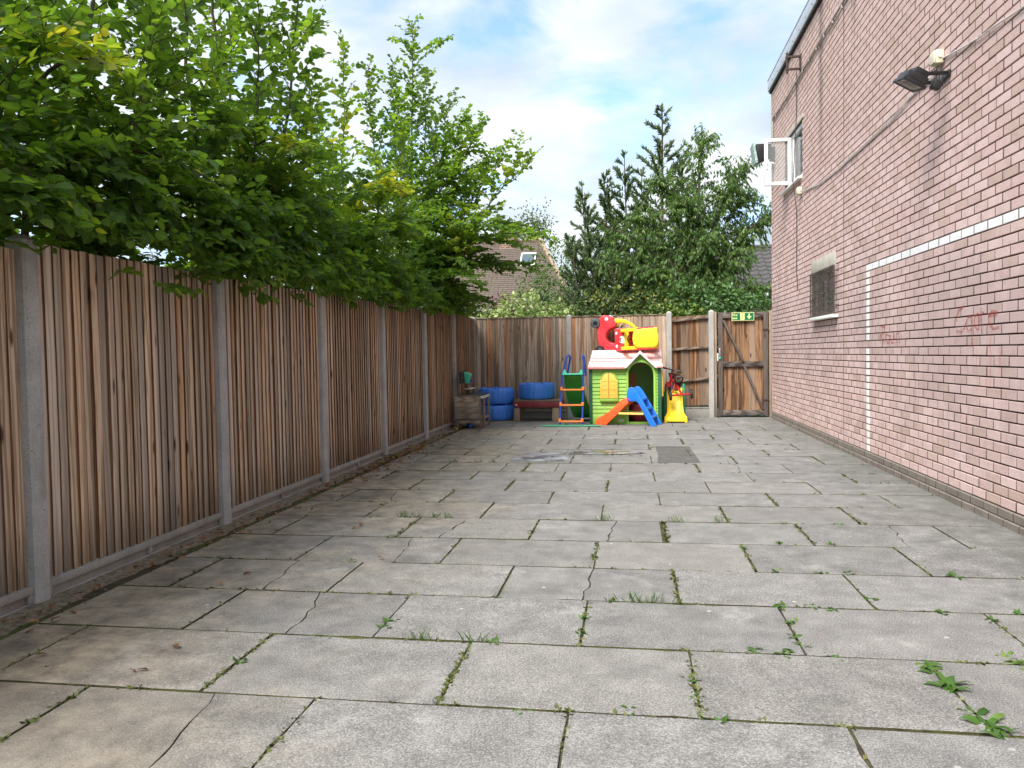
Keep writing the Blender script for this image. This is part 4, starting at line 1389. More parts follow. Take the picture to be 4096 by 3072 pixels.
# door surround
m = MB()
ro, ri = .249, .213
rings = []
path = [(-.083 + .018, .04 + (.85 - .04) * t / 4) for t in range(5)]
op = [(-1, z_) for z_ in (.0, .2, .45, .85)]
prof_o = [(.166 - ro, .0), (.166 - ro, .85)] + [(.166 - ro * math.cos(a), .85 + ro * math.sin(a)) for a in [math.pi * i / 20 for i in range(1, 20)]] + [(.166 + ro, .85), (.166 + ro, .0)]
prof_i = [(.166 - ri, .0), (.166 - ri, .85)] + [(.166 - ri * math.cos(a), .85 + ri * math.sin(a)) for a in [math.pi * i / 20 for i in range(1, 20)]] + [(.166 + ri, .85), (.166 + ri, .0)]
k = len(prof_o)
v = [(x, PF - .022, z) for x, z in prof_o] + [(x, PF - .022, z) for x, z in prof_i] + [(x, PF + .035, z) for x, z in prof_o] + [(x, PF + .06, z) for x, z in prof_i]
f = []
for i in range(k - 1):
    f += [(i, i + 1, k + i + 1, k + i), (i, 2 * k + i, 2 * k + i + 1, i + 1), (k + i, k + i + 1, 3 * k + i + 1, 3 * k + i), (2 * k + i, 3 * k + i, 3 * k + i + 1, 2 * k + i + 1)]
m.add(v, f)
part('door_surround', m, MT['green_light'], ph, smooth=True, angle=40)
part('threshold', MB().box(-.046, .379, PF - .02, PF + .06, 0, .040), MT['green'], ph, bevel=.006)
for xa, xb in ((-.718, -.665), (.4545, .507)):
    part('corner_post', MB().box(xa, xb, PF - .018, PF + .05, 0, .985), MT['green_dark'], ph, bevel=.008)
    part('corner_post', MB().box(xa, xb, PBK - .05, PBK + .018, 0, .985), MT['green_dark'], ph, bevel=.008)
# side and back walls
m = MB().box(-.70, -.68, PF + .051, PBK - .051, 0, 1.0).box(.475, .495, PF + .051, PBK - .051, 0, 1.0)
m.add([(-.70, PF + .1, 1.001), (-.70, PBK - .1, 1.001), (-.70, 13.9, 1.2), (-.68, PF + .1, 1.001), (-.68, PBK - .1, 1.001), (-.68, 13.9, 1.2)], [(0, 1, 2), (5, 4, 3), (0, 2, 5, 3), (1, 4, 5, 2)])
m.add([(.475, PF + .1, 1.001), (.475, PBK - .1, 1.001), (.475, 13.9, 1.2), (.495, PF + .1, 1.001), (.495, PBK - .1, 1.001), (.495, 13.9, 1.2)], [(0, 1, 2), (5, 4, 3), (0, 2, 5, 3), (1, 4, 5, 2)])
part('side_walls', m, MT['green'], ph)
m = MB().box(-.664, .453, PBK - .02, PBK, 0, 1.0)
for i in range(9):
    m.box(-.60 + i * .125, -.60 + i * .125 + .012, PBK - .026, PBK - .0205, .30, .98)
m.box(-.66, .45, PBK - .03, PBK - .0205, .28, .30)
part('back_wall', m, MT['green'], ph)
part('back_window', MB().prism([(-.05, .42), (.10, .42), (.10, .78)] + [(.025 + .075 * math.cos(a), .78 + .075 * math.sin(a)) for a in [math.pi * i / 8 for i in range(1, 8)]] + [(-.05, .78)], PBK - .035, PBK - .0305, lambda p, q, a: (p, a, q)), MT['orange'], ph)
# right side window shutters, edge on
part('side_shutter', MB().box(.498, .545, 13.40, 13.46, .47, .90), MT['shutter'], ph, bevel=.008)
part('side_window', MB().box(.496, .515, 13.5, 13.85, .45, .92), MT['green_light'], ph, bevel=.006)
# front window shutters
m = MB()
for s in (-1, 1):
    c = -.378
    pts = []
    x_in, x_out = c + s * .004, c + s * .150
    ar = [(c + s * (.004 + .118 * math.sin(a)), .768 + .118 * math.cos(a)) for a in [math.pi / 2 * i / 8 for i in range(0, 9)]]
    poly = [(x_in, .447), (x_out, .447), (x_out, .768)] + ar[::-1] if s > 0 else [(x_out, .447), (x_in, .447)] + ar + [(x_out, .768)]
    sh_ = part('shutter', MB().prism(poly, PF - .050, PF - .026, lambda p, q, a: (p, a, q)), MT['shutter'], ph, bevel=.004)
    pn = MB()
    xm0, xm1 = sorted((c + s * .018, c + s * .138))
    for za, zb in ((.46, .595), (.61, .755)):
        for (a0, a1, b0, b1) in ((xm0, xm1, za, za + .008), (xm0, xm1, zb - .008, zb), (xm0, xm0 + .008, za + .0085, zb - .0085), (xm1 - .008, xm1, za + .0085, zb - .0085)):
            pn.box(a0, a1, PF - .056, PF - .0505, b0, b1)
        xc = (xm0 + xm1) / 2; zc = (za + zb) / 2
        pn.prism([(xc, zc - .028), (xc + .026, zc + .004), (xc + .018, zc + .02), (xc, zc + .010), (xc - .018, zc + .02), (xc - .026, zc + .004)], PF - .055, PF - .0505, lambda p, q, a: (p, a, q))
    link('panel_moulding', make_mesh('panel_moulding', pn, MT['shutter'], wloc(sh_)), sh_)
m = MB()
ro2, ri2 = .145, .124
po = [(-.378 - ro2, .76)] + [(-.378 - ro2 * math.cos(a), .768 + ro2 * math.sin(a)) for a in [math.pi * i / 16 for i in range(17)]]
pi_ = [(-.378 - ri2, .76)] + [(-.378 - ri2 * math.cos(a), .768 + ri2 * math.sin(a)) for a in [math.pi * i / 16 for i in range(17)]]
k = len(po)
m.add([(x, PF - .04, z) for x, z in po] + [(x, PF - .04, z) for x, z in pi_] + [(x, PF + .0, z) for x, z in po] + [(x, PF + .0, z) for x, z in pi_],
      [q for i in range(k - 1) for q in ((i, i + 1, k + i + 1, k + i), (i, 2 * k + i, 2 * k + i + 1, i + 1), (k + i, k + i + 1, 3 * k + i + 1, 3 * k + i))])
part('window_surround', m, MT['green'], ph)
part('window_sill', MB().box(-.535, -.222, PF - .065, PF - .006, .396, .443), MT['green'], ph, bevel=.008)
# badge
bd = part('badge', MB().prism([(-.178 + .040 * math.cos(a) * (1 + .25 * (abs(math.cos(a)) > .5)), .062 + .021 * math.sin(a)) for a in [2 * math.pi * i / 20 for i in range(20)]], PF - .020, PF - .0145, lambda p, q, a: (p, a, q)), MT['decal_white'], ph)
_t = text('little tikes', -.214, .056, .0165, MT['decal_black'], bd, PF - .0212)
# roof: front slope of stepped shingles, back slope, dormer bands
Y0, Z0, Y1, Z1 = 13.275, .985, 13.90, 1.262
nr = 5


def rp(t):                                            # slightly dished slope
    return (Y0 + (Y1 - Y0) * t, Z0 + (Z1 - Z0) * t - .018 * math.sin(math.pi * t))


m = MB()
for r_ in range(nr):
    (ya, za), (yb, zb) = rp(r_ / nr), rp((r_ + 1) / nr)
    xl0 = -.735 + .055 * r_ / nr; xr0 = .530
    n = 11
    sh0 = .05 * (r_ % 2)
    for q in range(n + 1):
        a = max(xl0, xl0 + (q - (r_ % 2) * .5) * .118 + .003); b = min(xr0, xl0 + (q + 1 - (r_ % 2) * .5) * .118 - .003)
        if b - a < .02: continue
        # leave the dormer opening clear on the lowest rows
        zm = (za + zb) / 2
        if zm < 1.20:
            dl = -.10 + (zm - .985) / (1.205 - .985) * .254 + .01; dr = .425 - (zm - .985) / (1.205 - .985) * .271 - .01
            if a > dl and b < dr: continue
            if a < dl < b and b <= dr: b = dl
            elif a < dr < b and a >= dl: a = dr
            if b - a < .012: continue
        m.add([(a, ya - .004, za + .016), (b, ya - .004, za + .016), (b, yb, zb + .006), (a, yb, zb + .006), (a, ya - .002, za), (b, ya - .002, za), (b, yb, zb - .006), (a, yb, zb - .006)],
              [(0, 1, 2, 3), (4, 5, 1, 0), (0, 3, 7, 4), (1, 5, 6, 2), (7, 6, 5, 4)])
rf = part('roof', m, MT['pink_roof'], ph)
m = MB()                                              # under-skin, eave lip, back slope, ridge
m.add([(-.725, Y0 + .01, Z0 - .004), (-.11, Y0 + .01, Z0 - .004), (.14, 13.77, 1.2), (-.68, Y1, Z1 - .012)], [(0, 1, 2, 3)])
m.add([(.435, Y0 + .01, Z0 - .004), (.53, Y0 + .01, Z0 - .004), (.53, Y1, Z1 - .012), (-.68, Y1, Z1 - .012), (.17, 13.77, 1.2)], [(0, 1, 2, 3, 4)])
m.add([(-.68, Y1, Z1), (.535, Y1, Z1), (.535, 14.54, .985), (-.735, 14.54, .985)], [(0, 1, 2, 3)])
link('under_skin', make_mesh('under_skin', m, MT['pink_edge'], wloc(rf)), rf)
m = MB().box(-.74, -.105, Y0 - .014, Y0 + .012, Z0 - .028, Z0 + .006).box(.428, .535, Y0 - .014, Y0 + .012, Z0 - .018, Z0 + .012)
link('eave', make_mesh('eave', m, MT['pink_edge'], wloc(rf), bevel=.006), rf)
m = MB().tube([(-.685, Y1, Z1 + .0), (.535, Y1, Z1 + .0)], .018, 8)
link('ridge', make_mesh('ridge', m, MT['pink_roof'], wloc(rf), smooth=True), rf)
m = MB()
m.prism([(-.115, .965), (-.10, .985), (.154, 1.262), (.427, .985), (.436, .965), (.405, .965), (.154, 1.205), (-.075, .965)], 13.262, 13.300, lambda p, q, a: (p, a, q))
link('dormer_trim', make_mesh('dormer_trim', m, MT['pink_roof'], wloc(rf), bevel=.006), rf)
m = MB()
m.add([(-.112, 13.30, .985), (.154, 13.30, 1.25), (.154, 13.88, 1.25), (-.112, 13.30, .975), (.154, 13.30, 1.235), (.154, 13.88, 1.24)], [(0, 1, 2), (3, 5, 4), (0, 3, 4, 1)])
m.add([(.434, 13.30, .985), (.154, 13.30, 1.25), (.154, 13.88, 1.25), (.434, 13.30, .975), (.154, 13.30, 1.235), (.154, 13.88, 1.24)], [(0, 2, 1), (3, 4, 5), (0, 1, 4, 3)])
link('dormer_roof', make_mesh('dormer_roof', m, MT['pink_roof'], wloc(rf)), rf)
# red tub stored inside the house
tb = MB().lathe([(.10, .0), (.20, .0), (.24, .10), (.25, .30), (.23, .31), (.21, .12), (.10, .03)], 24, (.14, 13.95, 0.002), closed=True)
tag(link('red_tub', make_mesh('red_tub', tb, MT['dark_red'], smooth=True)), 'dark red plastic tub stored inside the playhouse doorway', 'tub')


# ------------------------------------------------------------------ ride-on cars
def ride_on_car(label, loc, M3, door, group):
    t = thing('ride_on_car', label, 'toy car', loc, None, group)
    t.rotation_mode = 'QUATERNION'
    t.rotation_quaternion = M3.to_quaternion()
    W = .20
    prof = [(.365, .19), (.390, .24), (.375, .32), (.335, .395), (.26, .445), (.16, .465), (.130, .42), (.110, .325), (.05, .255), (-.04, .235), (-.11, .275), (-.15, .36), (-.18, .45), (-.24, .475), (-.31, .47), (-.365, .41), (-.385, .26), (-.37, .12), (-.30, .075), (.10, .085), (.22, .150), (.30, .175)]
    part('body', MB().prism(prof, -W, W, lambda p, q, a: (p, a, q)), MT['red'], t, bevel=.026, seg=3, local=True, angle=50)
    if door:
        for s in (-1, 1):
            part('side_panel', MB().prism([(.15, .20), (.16, .43), (-.20, .44), (-.14, .20)], s * (W - .030), s * (W - .004), lambda p, q, a: (p, a, q)), MT['red'], t, bevel=.010, local=True)
        part('seat', MB().prism([(.02, .19), (-.12, .20), (-.17, .42), (-.13, .42), (-.09, .24), (.02, .23)], -.15, .15, lambda p, q, a: (p, a, q)), MT['dark_red'], t, bevel=.008, local=True)
    # roof with four posts
    rp_ = [(.06, -.11), (.075, 0), (.06, .11), (.01, .155), (-.12, .168), (-.28, .165), (-.345, .14), (-.365, .06), (-.365, -.06), (-.345, -.14), (-.28, -.165), (-.12, -.168), (.01, -.155)]
    part('roof', MB().prism(rp_, .775, .835, lambda p, q, a: (p, q, a)), MT['yellow'], t, bevel=.022, seg=3, local=True, angle=50)
    for s in (-1, 1):
        part('roof_post', MB().loft([[(x, s * .155 + dy, z) for x, dy in ((px + .035, -.028), (px + .035, .028), (px - .035, .028), (px - .035, -.028))] for px, z in ((.24, .425), (.245, .50), (.21, .62), (.13, .73), (.03, .79))]), MT['yellow'], t, bevel=.010, local=True)
        part('roof_post', MB().loft([[(x, s * .150 + dy, z) for x, dy in ((px + .032, -.028), (px + .032, .028), (px - .032, .028), (px - .032, -.028))] for px, z in ((-.27, .45), (-.30, .55), (-.335, .67), (-.32, .79))]), MT['yellow'], t, bevel=.010, local=True)
    part('dashboard', MB().prism([(.215, .452), (.215, .475), (.150, .475), (.130, .452)], -.13, .13, lambda p, q, a: (p, a, q)), MT['yellow'], t, bevel=.006, local=True)
    sw = MB()
    c = Vector((.085, 0, .50)); R_ = Matrix.Rotation(RAD(-35), 3, 'Y')
    sw.tube([c + R_ @ Vector((.085 * math.cos(a), .085 * math.sin(a), 0)) for a in [2 * math.pi * i / 20 for i in range(20)]], .010, 6, closed=True)
    sw.tube([c + R_ @ Vector((0, -.08, 0)), c + R_ @ Vector((0, .08, 0))], .009, 6); sw.tube([c, Vector((.15, 0, .44))], .012, 6)
    part('steering_wheel', sw, MT['decal_black'], t, smooth=True, local=True)
    for x in (.270, -.235):
        for s in (-1, 1):
            w = MB().lathe([(.020, -.030), (.060, -.034), (.080, -.028), (.090, -.012), (.090, .012), (.080, .028), (.060, .034), (.020, .030)], 24, (x, s * .185, .088), Matrix.Rotation(RAD(90), 3, 'X'))
            wo = part('wheel', w, MT['tyre_rubber'] if x < 0 else MT['grey_wheel'], t, smooth=True, local=True)
            hb = MB().lathe([(0, -.040), (.035, -.040), (.042, -.034), (.042, .034), (.035, .040), (0, .040)], 14, (x, s * .185, .088), Matrix.Rotation(RAD(90), 3, 'X'), closed=False)
            link('hub', make_mesh('hub', hb, MT['grey_wheel'] if x < 0 else MT['decal_black'], smooth=True), wo)
        part('axle', MB().tube([(x, -.20, .088), (x, .20, .088)], .008, 6), MT['chrome'], t, local=True)
    # white twin-lobe decal with two dots, headlamps
    e = MB()
    for s in (-1, 1):
        e.prism([(.235 + .062 * math.cos(a), s * .030 + .036 * math.sin(a)) for a in [2 * math.pi * i / 16 for i in range(16)]], .4415, .4585 + .0006 * s, lambda p, q, a: (p, q, a))
    eo = part('hood_decal', e, MT['decal_white'], t, local=True)
    e = MB()
    for s in (-1, 1):
        e.prism([(.278 + .013 * math.cos(a), s * .024 + .013 * math.sin(a)) for a in [2 * math.pi * i / 12 for i in range(12)]], .4592, .4615, lambda p, q, a: (p, q, a))
    link('dots', make_mesh('dots', e, MT['decal_black']), eo)
    for s in (-1, 1):
        h = MB().lathe([(0, 0), (.030, 0), (.026, .010), (0, .012)], 14, (.350, s * .115, .375), Matrix.Rotation(RAD(55), 3, 'Y'), closed=False)
        part('headlamp', h, MT['decal_white'], t, smooth=True, local=True)
        h = MB().lathe([(0, 0), (.032, 0), (.032, .004), (0, .004)], 16, (.31, s * .199, .30), Matrix.Rotation(RAD(-90 * s), 3, 'X'), closed=False)
        part('side_sticker', h, MT['decal_white'], t, local=True)
    return t


def basis(xa, ya, za):
    return Matrix((xa, ya, za)).transposed()


ride_on_car('red toy car lying on its side, yellow roof facing out, on the playhouse roof', (.105, 14.17, 1.468), Matrix.Rotation(RAD(-1.5), 3, 'Y') @ basis((-1, 0, 0), (0, 0, -1), (0, -1, 0)), True, None)
ride_on_car('red toy car stood on its tail on the playhouse roof, wheels pointing left', (-.665, 14.46, 1.50), Matrix.Rotation(RAD(-5), 3, 'Z') @ Matrix.Rotation(RAD(-9), 3, 'Y') @ basis((0, 0, 1), (0, -1, 0), (1, 0, 0)), False, None)

# ------------------------------------------------------------------ toddler slide in front of the playhouse
ts = thing('toddler_slide', 'small slide with orange chute and blue ladder before the playhouse door', 'slide', (.375, 12.93, 0), (0, 0, RAD(-16.5)))
KX = 1 / .955


def tl(x): return (x - .375) * KX


ch_top = [(-.612, .0), (-.612, .045), (-.585, .105), (-.548, .139), (-.49, .165), (-.416, .205), (-.33, .275), (-.25, .355), (-.18, .42), (-.12, .458), (-.056, .474), (.0, .472), (.05, .44)]
ch_bot = [(.04, .405), (-.03, .39), (-.10, .335), (-.16, .27), (-.201, .222), (-.28, .145), (-.345, .085), (-.385, .04), (-.425, .0)]
poly = [(tl(x), z) for x, z in ch_top + ch_bot]
ch = MB()
for a, b in ((.0, .035), (.265, .30)):
    ch.prism(poly, a, b, lambda p, q, w: (p, w, q))
fl_t = [(-.60, .02), (-.575, .075), (-.53, .105), (-.47, .125), (-.40, .165), (-.32, .235), (-.24, .315), (-.17, .38), (-.11, .415), (-.05, .43), (.03, .43)]
fl_b = [(.03, .405), (-.05, .405), (-.12, .375), (-.18, .32), (-.25, .255), (-.33, .17), (-.41, .10), (-.48, .07), (-.55, .045), (-.58, .0)]
ch.prism([(tl(x), z) for x, z in fl_t + fl_b], .0355, .2645, lambda p, q, w: (p, w, q))
part('chute', ch, MT['orange_red'], ts, bevel=.009, local=True)
bp = [(-.061, .55), (-.064, .45), (-.052, .422), (-.02, .414), (.075, .418), (.112, .40), (.165, .310), (.30, .035), (.322, .0), (.395, .0), (.419, .018), (.34, .16), (.25, .33), (.17, .47), (.125, .55), (.095, .60), (.055, .640), (.015, .655), (-.02, .645), (-.05, .605)]
for a, b in ((-.04, -.002), (.302, .34)):
    part('ladder_side', MB().prism([(tl(x), z) for x, z in bp], a, b, lambda p, q, w: (p, w, q)), MT['blue'], ts, bevel=.010, seg=3, local=True)
for x, z in ((.145, .46), (.225, .31), (.30, .165)):
    part('step', MB().box(tl(x) - .04, tl(x) + .045, -.0015, .3015, z - .035, z), MT['blue'], ts, bevel=.010, local=True)
part('platform', MB().box(tl(-.04), tl(.09), -.0015, .3015, .436, .458), MT['blue'], ts, bevel=.004, local=True)
part('tie_bar', MB().box(tl(-.20), tl(.215), -.062, -.043, .192, .228), MT['pale_yellow'], ts, bevel=.010, local=True)
part('tie_bar', MB().box(tl(-.20), tl(.215), .343, .362, .192, .228), MT['pale_yellow'], ts, bevel=.010, local=True)
part('bolt', MB().lathe([(0, 0), (.014, 0), (.012, .010), (0, .012)], 10, (tl(-.03), -.0405, .445), Matrix.Rotation(RAD(90), 3, 'X'), closed=False), MT['red'], ts, local=True)

# ------------------------------------------------------------------ tall slide with tube ladder
bs = thing('garden_slide', 'tall slide with blue tube ladder, orange rungs and green chute', 'slide', (-1.0, 13.05, 0))
for (xb, xt, s) in ((-1.212, -1.160, -1), (-.828, -.800, 1)):
    lean = .12
    P_ = lambda x, z, dy=0: (x, 13.04 + lean * z + dy, z)
    k_ = (xt - xb) / .87
    m = MB()
    pts = [P_(xb, .01), P_(xb + k_ * .45, .45), P_(xb + k_ * .87, .87), P_(xb + k_ * 1.05 + .035 * (s < 0), 1.05), P_(xb + k_ * 1.17 + .06 * (s < 0) - .02 * (s > 0), 1.17), (P_(xb + k_ * 1.2 + .085 * (s < 0) - .02 * (s > 0), 1.205, .04)), (P_(xb + k_ * 1.2 + .11 * (s < 0) - .005 * (s > 0), 1.17, .11)), P_(xb + k_ + .09 * (s < 0) + .01 * (s > 0), 1.02, .17), P_(xb + k_ + .055 * (s < 0) + .025 * (s > 0), .84, .20)]
    m.tube(pts, .0165, 10)
    part('handrail', m, MT['blue_tube'], bs, smooth=True)
for z in (.085, .360, .620):
    t = z / .87
    xa = -1.212 + .052 * t; xb = -.828 + .028 * t
    m = MB().box(xa - .020, xb + .020, 13.04 + .12 * z - .035, 13.04 + .12 * z + .035, z - .020, z + .008)
    m.box(xa - .022, xa + .024, 13.04 + .12 * z - .028, 13.04 + .12 * z + .028, z + .0085, z + .042)
    m.box(xb - .024, xb + .022, 13.04 + .12 * z - .028, 13.04 + .12 * z + .028, z + .0085, z + .042)
    part('rung', m, MT['orange'], bs, bevel=.008)
m = MB().prism([(-1.168, .866), (-.805, .866), (-.808, .90), (-.822, .955), (-.838, .960), (-.850, .945), (-.862, .915), (-.885, .892), (-1.075, .892), (-1.098, .915), (-1.103, .945), (-1.113, .962), (-1.128, .955), (-1.155, .90)], 13.10, 13.17, lambda p, q, a: (p, a, q))
part('platform_lip', m, MT['teal'], bs, bevel=.010, seg=3)
cs = []
pth = [(-.985, 13.19, .885, .15), (-.985, 13.27, .80, .152), (-.980, 13.38, .66, .155), (-.962, 13.50, .50, .157), (-.935, 13.66, .36, .160), (-.905, 13.85, .22, .160), (-.885, 14.08, .12, .160), (-.875, 14.32, .085, .160)]
sec = [(-1.0, .075), (-.93, .08), (-.86, .0), (.86, .0), (.93, .08), (1.0, .075), (1.0, -.03), (-1.0, -.03)]
for i, (x, y, z, w) in enumerate(pth):
    a = pth[max(i - 1, 0)]; b = pth[min(i + 1, len(pth) - 1)]
    d = Vector((b[0] - a[0], b[1] - a[1], b[2] - a[2])).normalized()
    up = Vector((0, -d.z, d.y)).normalized()
    if up.z < 0: up = -up
    cs.append([Vector((x + u * w, y, z)) - up * (h_ - .02) * -1 for u, h_ in sec])
part('chute', MB().loft(cs), MT['green_chute'], bs, bevel=.006)
m = MB().tube([(-1.50, 12.885, .018), (-.51, 12.885, .018)], .015, 10)
for x in (-1.205, -1.0, -.83): m.box(x - .018, x + .018, 12.865, 12.905, .002, .040)
part('base_bar', m, MT['green_tube'], bs, smooth=True)
part('foot_link', MB().tube([(-1.212, 13.05, .018), (-1.207, 12.90, .018)], .014, 8).tube([(-.828, 13.05, .018), (-.83, 12.90, .018)], .014, 8), MT['blue_tube'], bs, smooth=True)

# ------------------------------------------------------------------ sand table
tt = thing('sand_table', 'dark red sand table with brown lid and tan legs by the back fence', 'table', (-1.69, 14.2, 0))
part('tray', MB().prism([(-2.125, .258), (-1.265, .258), (-1.245, .362), (-2.135, .362)], 13.92, 14.50, lambda p, q, a: (p, a, q)), MT['dark_red'], tt, bevel=.012)
m = MB()
x = -2.0
while x < -1.32:
    m.box(x, x + .008, 13.909, 13.919, .27, .355); x += .09
part('tray_ribs', m, MT['dark_red'], tt, bevel=.002)
part('lid', MB().prism([(-2.115, .364), (-1.255, .364), (-1.27, .398), (-2.10, .398)], 13.935, 14.49, lambda p, q, a: (p, a, q)), MT['brown_lid'], tt, bevel=.008)
for xa, xb in ((-2.140, -2.015), (-1.433, -1.290)):
    for ya in (13.93, 14.37):
        part('leg', MB().loft([[(xa + d, ya + d, z), (xb - d, ya + d, z), (xb - d, ya + .12 - d, z), (xa + d, ya + .12 - d, z)] for z, d in ((0, 0), (.255, .012))]), MT['tan'], tt, bevel=.010)
part('badge', MB().prism([(-2.10, .315), (-2.075, .325), (-2.06, .305), (-2.08, .290)], 13.905, 13.915, lambda p, q, a: (p, a, q)), MT['decal_white'], tt)


# ------------------------------------------------------------------ blue play tyres
def tyre(label, c, R_, h, turn):
    t = thing('toy_drum', label, 'play drum', c, (0, 0, turn), 'blue plastic play drums')
    prof = [(R_ * .55, .0), (R_ * .80, .0), (R_ * .93, .012), (R_ * .985, .045), (R_, .09), (R_, h - .09), (R_ * .985, h - .045), (R_ * .93, h - .012), (R_ * .80, h), (R_ * .55, h)]
    part('shell', MB().lathe(prof, 108, (0, 0, 0), None, lambda j, i: (-.007 if (j % 6 == 0 and 2 <= i <= 7) else 0)), MT['blue_tyre'], t, smooth=True, angle=25, local=True)
    m = MB()
    for q in range(18):
        a = 2 * math.pi * (q + .5) / 18
        m.obox((R_ * math.cos(a), R_ * math.sin(a), h * .52), (.010, .026, .010), (0, 0, math.degrees(a)))
    part('tread_marks', m, MT['blue_tyre'], t, bevel=.002, local=True)
    m = MB()
    for q in range(6):
        a = 2 * math.pi * q / 6 + .3
        m.lathe([(0, 0), (.040, 0), (.034, .014), (0, .016)], 12, (R_ * .80 * math.cos(a), R_ * .80 * math.sin(a), h - .001), closed=False)
    part('lugs', m, MT['blue_tyre'], t, smooth=True, local=True)


tyre('blue plastic play drum at the bottom of the stack of two', (-2.545, 14.40, 0), .345, .292, .1)
tyre('blue plastic play drum on top of the stack of two', (-2.535, 14.40, .309), .345, .292, .4)
tyre('blue plastic play drum lying on the dark red sand table', (-1.735, 14.23, .399), .338, .292, .75)

# ------------------------------------------------------------------ wooden play kitchen
pk = thing('play_kitchen', 'weathered wooden play kitchen with plank end and blackboard by the left fence', 'play kitchen', (-2.69, 12.9, 0))
ka, kb = -2.90, -2.485
for i in range(4):
    part('plank', MB().box(ka, kb, 12.475, 12.495, .172 + i * .0945, .172 + i * .0945 + .091), MT['kitchen_wood'], pk, bevel=.003)
for i in range(4):
    m = MB()
    for xx in (ka + .02, kb - .02):
        m.lathe([(0, 0), (.005, 0), (.005, .002), (0, .002)], 6, (xx, 12.4745, .215 + i * .0945), Matrix.Rotation(RAD(90), 3, 'X'), closed=False)
    part('screws', m, MT['rust'], pk)
for x, y, h in ((-2.885, 12.50, .53), (-2.50, 12.50, .53), (-2.885, 13.30, .96), (-2.505, 13.30, .51), (-2.505, 12.86, .51), (-2.885, 12.66, .96)):
    part('leg', MB().box(x, x + .038, y - .003 if y > 12.6 else y, y + .038, 0, h), MT['kitchen_leg'], pk, bevel=.003)
part('frame_rail', MB().box(ka + .04, kb, 12.498, 12.52, .10, .15), MT['kitchen_wood'], pk, bevel=.003)
part('frame_rail', MB().box(-2.483, -2.462, 12.50, 13.345, .50, .545), MT['cable'], pk, bevel=.003, label='weathered front rail coloured pale as if brightly lit')  # light on the right-facing side is put into this pale colour
part('lower_shelf', MB().box(-2.88, -2.47, 12.875, 13.29, .150, .170), MT['kitchen_wood'], pk, bevel=.003)
part('lower_shelf', MB().box(-2.84, -2.51, 12.545, 12.855, .135, .150), MT['kitchen_wood'], pk, bevel=.003)
m = MB().box(-2.90, -2.484, 12.497, 13.345, .552, .566)
part('worktop', m, MT['black_paint'], pk, bevel=.003)
part('top_trim', MB().box(-2.905, -2.482, 12.470, 12.496, .551, .568), MT['kitchen_wood'], pk, bevel=.003)
for za in (.755, .857):
    part('backboard', MB().box(-2.846, -2.826, 12.64, 13.36, za, za + .098), MT['black_paint'], pk, bevel=.003)
part('shelf', MB().box(-2.82, -2.70, 12.86, 13.34, .648, .662), MT['cable'], pk, bevel=.002)
part('shelf_bracket', MB().box(-2.82, -2.80, 12.90, 12.92, .567, .647).box(-2.82, -2.80, 13.20, 13.22, .567, .647), MT['kitchen_leg'], pk)
part('loose_strut', MB().beam((-2.478, 12.92, .18), (-2.512, 12.98, .50), .04, .02, (1, 0, 0)).beam((-2.49, 13.06, .16), (-2.515, 13.0, .50), .03, .02, (1, 0, 0)), MT['kitchen_leg'], pk)
# bucket hung on the blackboard, with a spade in it
bk = thing('plastic_bucket', 'teal plastic tub hung on the play kitchen blackboard', 'bucket', (-2.775, 13.0, .75))
m = MB().loft([[(-2.820, 12.93, .75), (-2.755, 12.93, .75), (-2.755, 13.03, .75), (-2.820, 13.03, .75)], [(-2.822, 12.90, .85), (-2.735, 12.90, .85), (-2.735, 13.05, .85), (-2.822, 13.05, .85)], [(-2.824, 12.88, .945), (-2.715, 12.88, .905), (-2.715, 13.07, .905), (-2.824, 13.07, .945)]])
part('tub', m, MT['teal'], bk, bevel=.008)
part('spout', MB().lathe([(.012, 0), (.022, .0), (.024, .04), (.014, .045)], 10, (-2.725, 12.99, .765)), MT['blue_tube'], bk, smooth=True)
tag(link('toy_spade', make_mesh('toy_spade', MB().tube([(-2.76, 12.975, .86), (-2.75, 12.975, .945)], .011, 8).tube([(-2.75, 12.975, .945), (-2.748, 12.975, .965)], .014, 8), MT['orange_red'], smooth=True)), 'orange spade handle sticking out of the teal tub', 'toy spade')
tag(link('toy_cup', make_mesh('toy_cup', MB().lathe([(.020, 0), (.028, .05), (.024, .05), (.016, .006)], 12, (-2.755, 12.93, .663)), MT['tan'], smooth=True)), 'small brown cup on the play kitchen shelf', 'cup')
tag(link('toy_ball', make_mesh('toy_ball', MB().lathe([(0.001, -.045), (.025, -.038), (.042, -.015), (.042, .015), (.025, .038), (.001, .045)], 14, (-2.70, 12.72, .046)), MT['blue'], smooth=True)), 'blue toy ball under the play kitchen', 'ball')
tag(link('yellow_stick', make_mesh('yellow_stick', MB().tube([(-2.93, 12.56, .025), (-2.84, 12.36, .022)], .012, 8), MT['yellow'], smooth=True)), 'short yellow plastic stick on the ground by the play kitchen', 'toy stick')

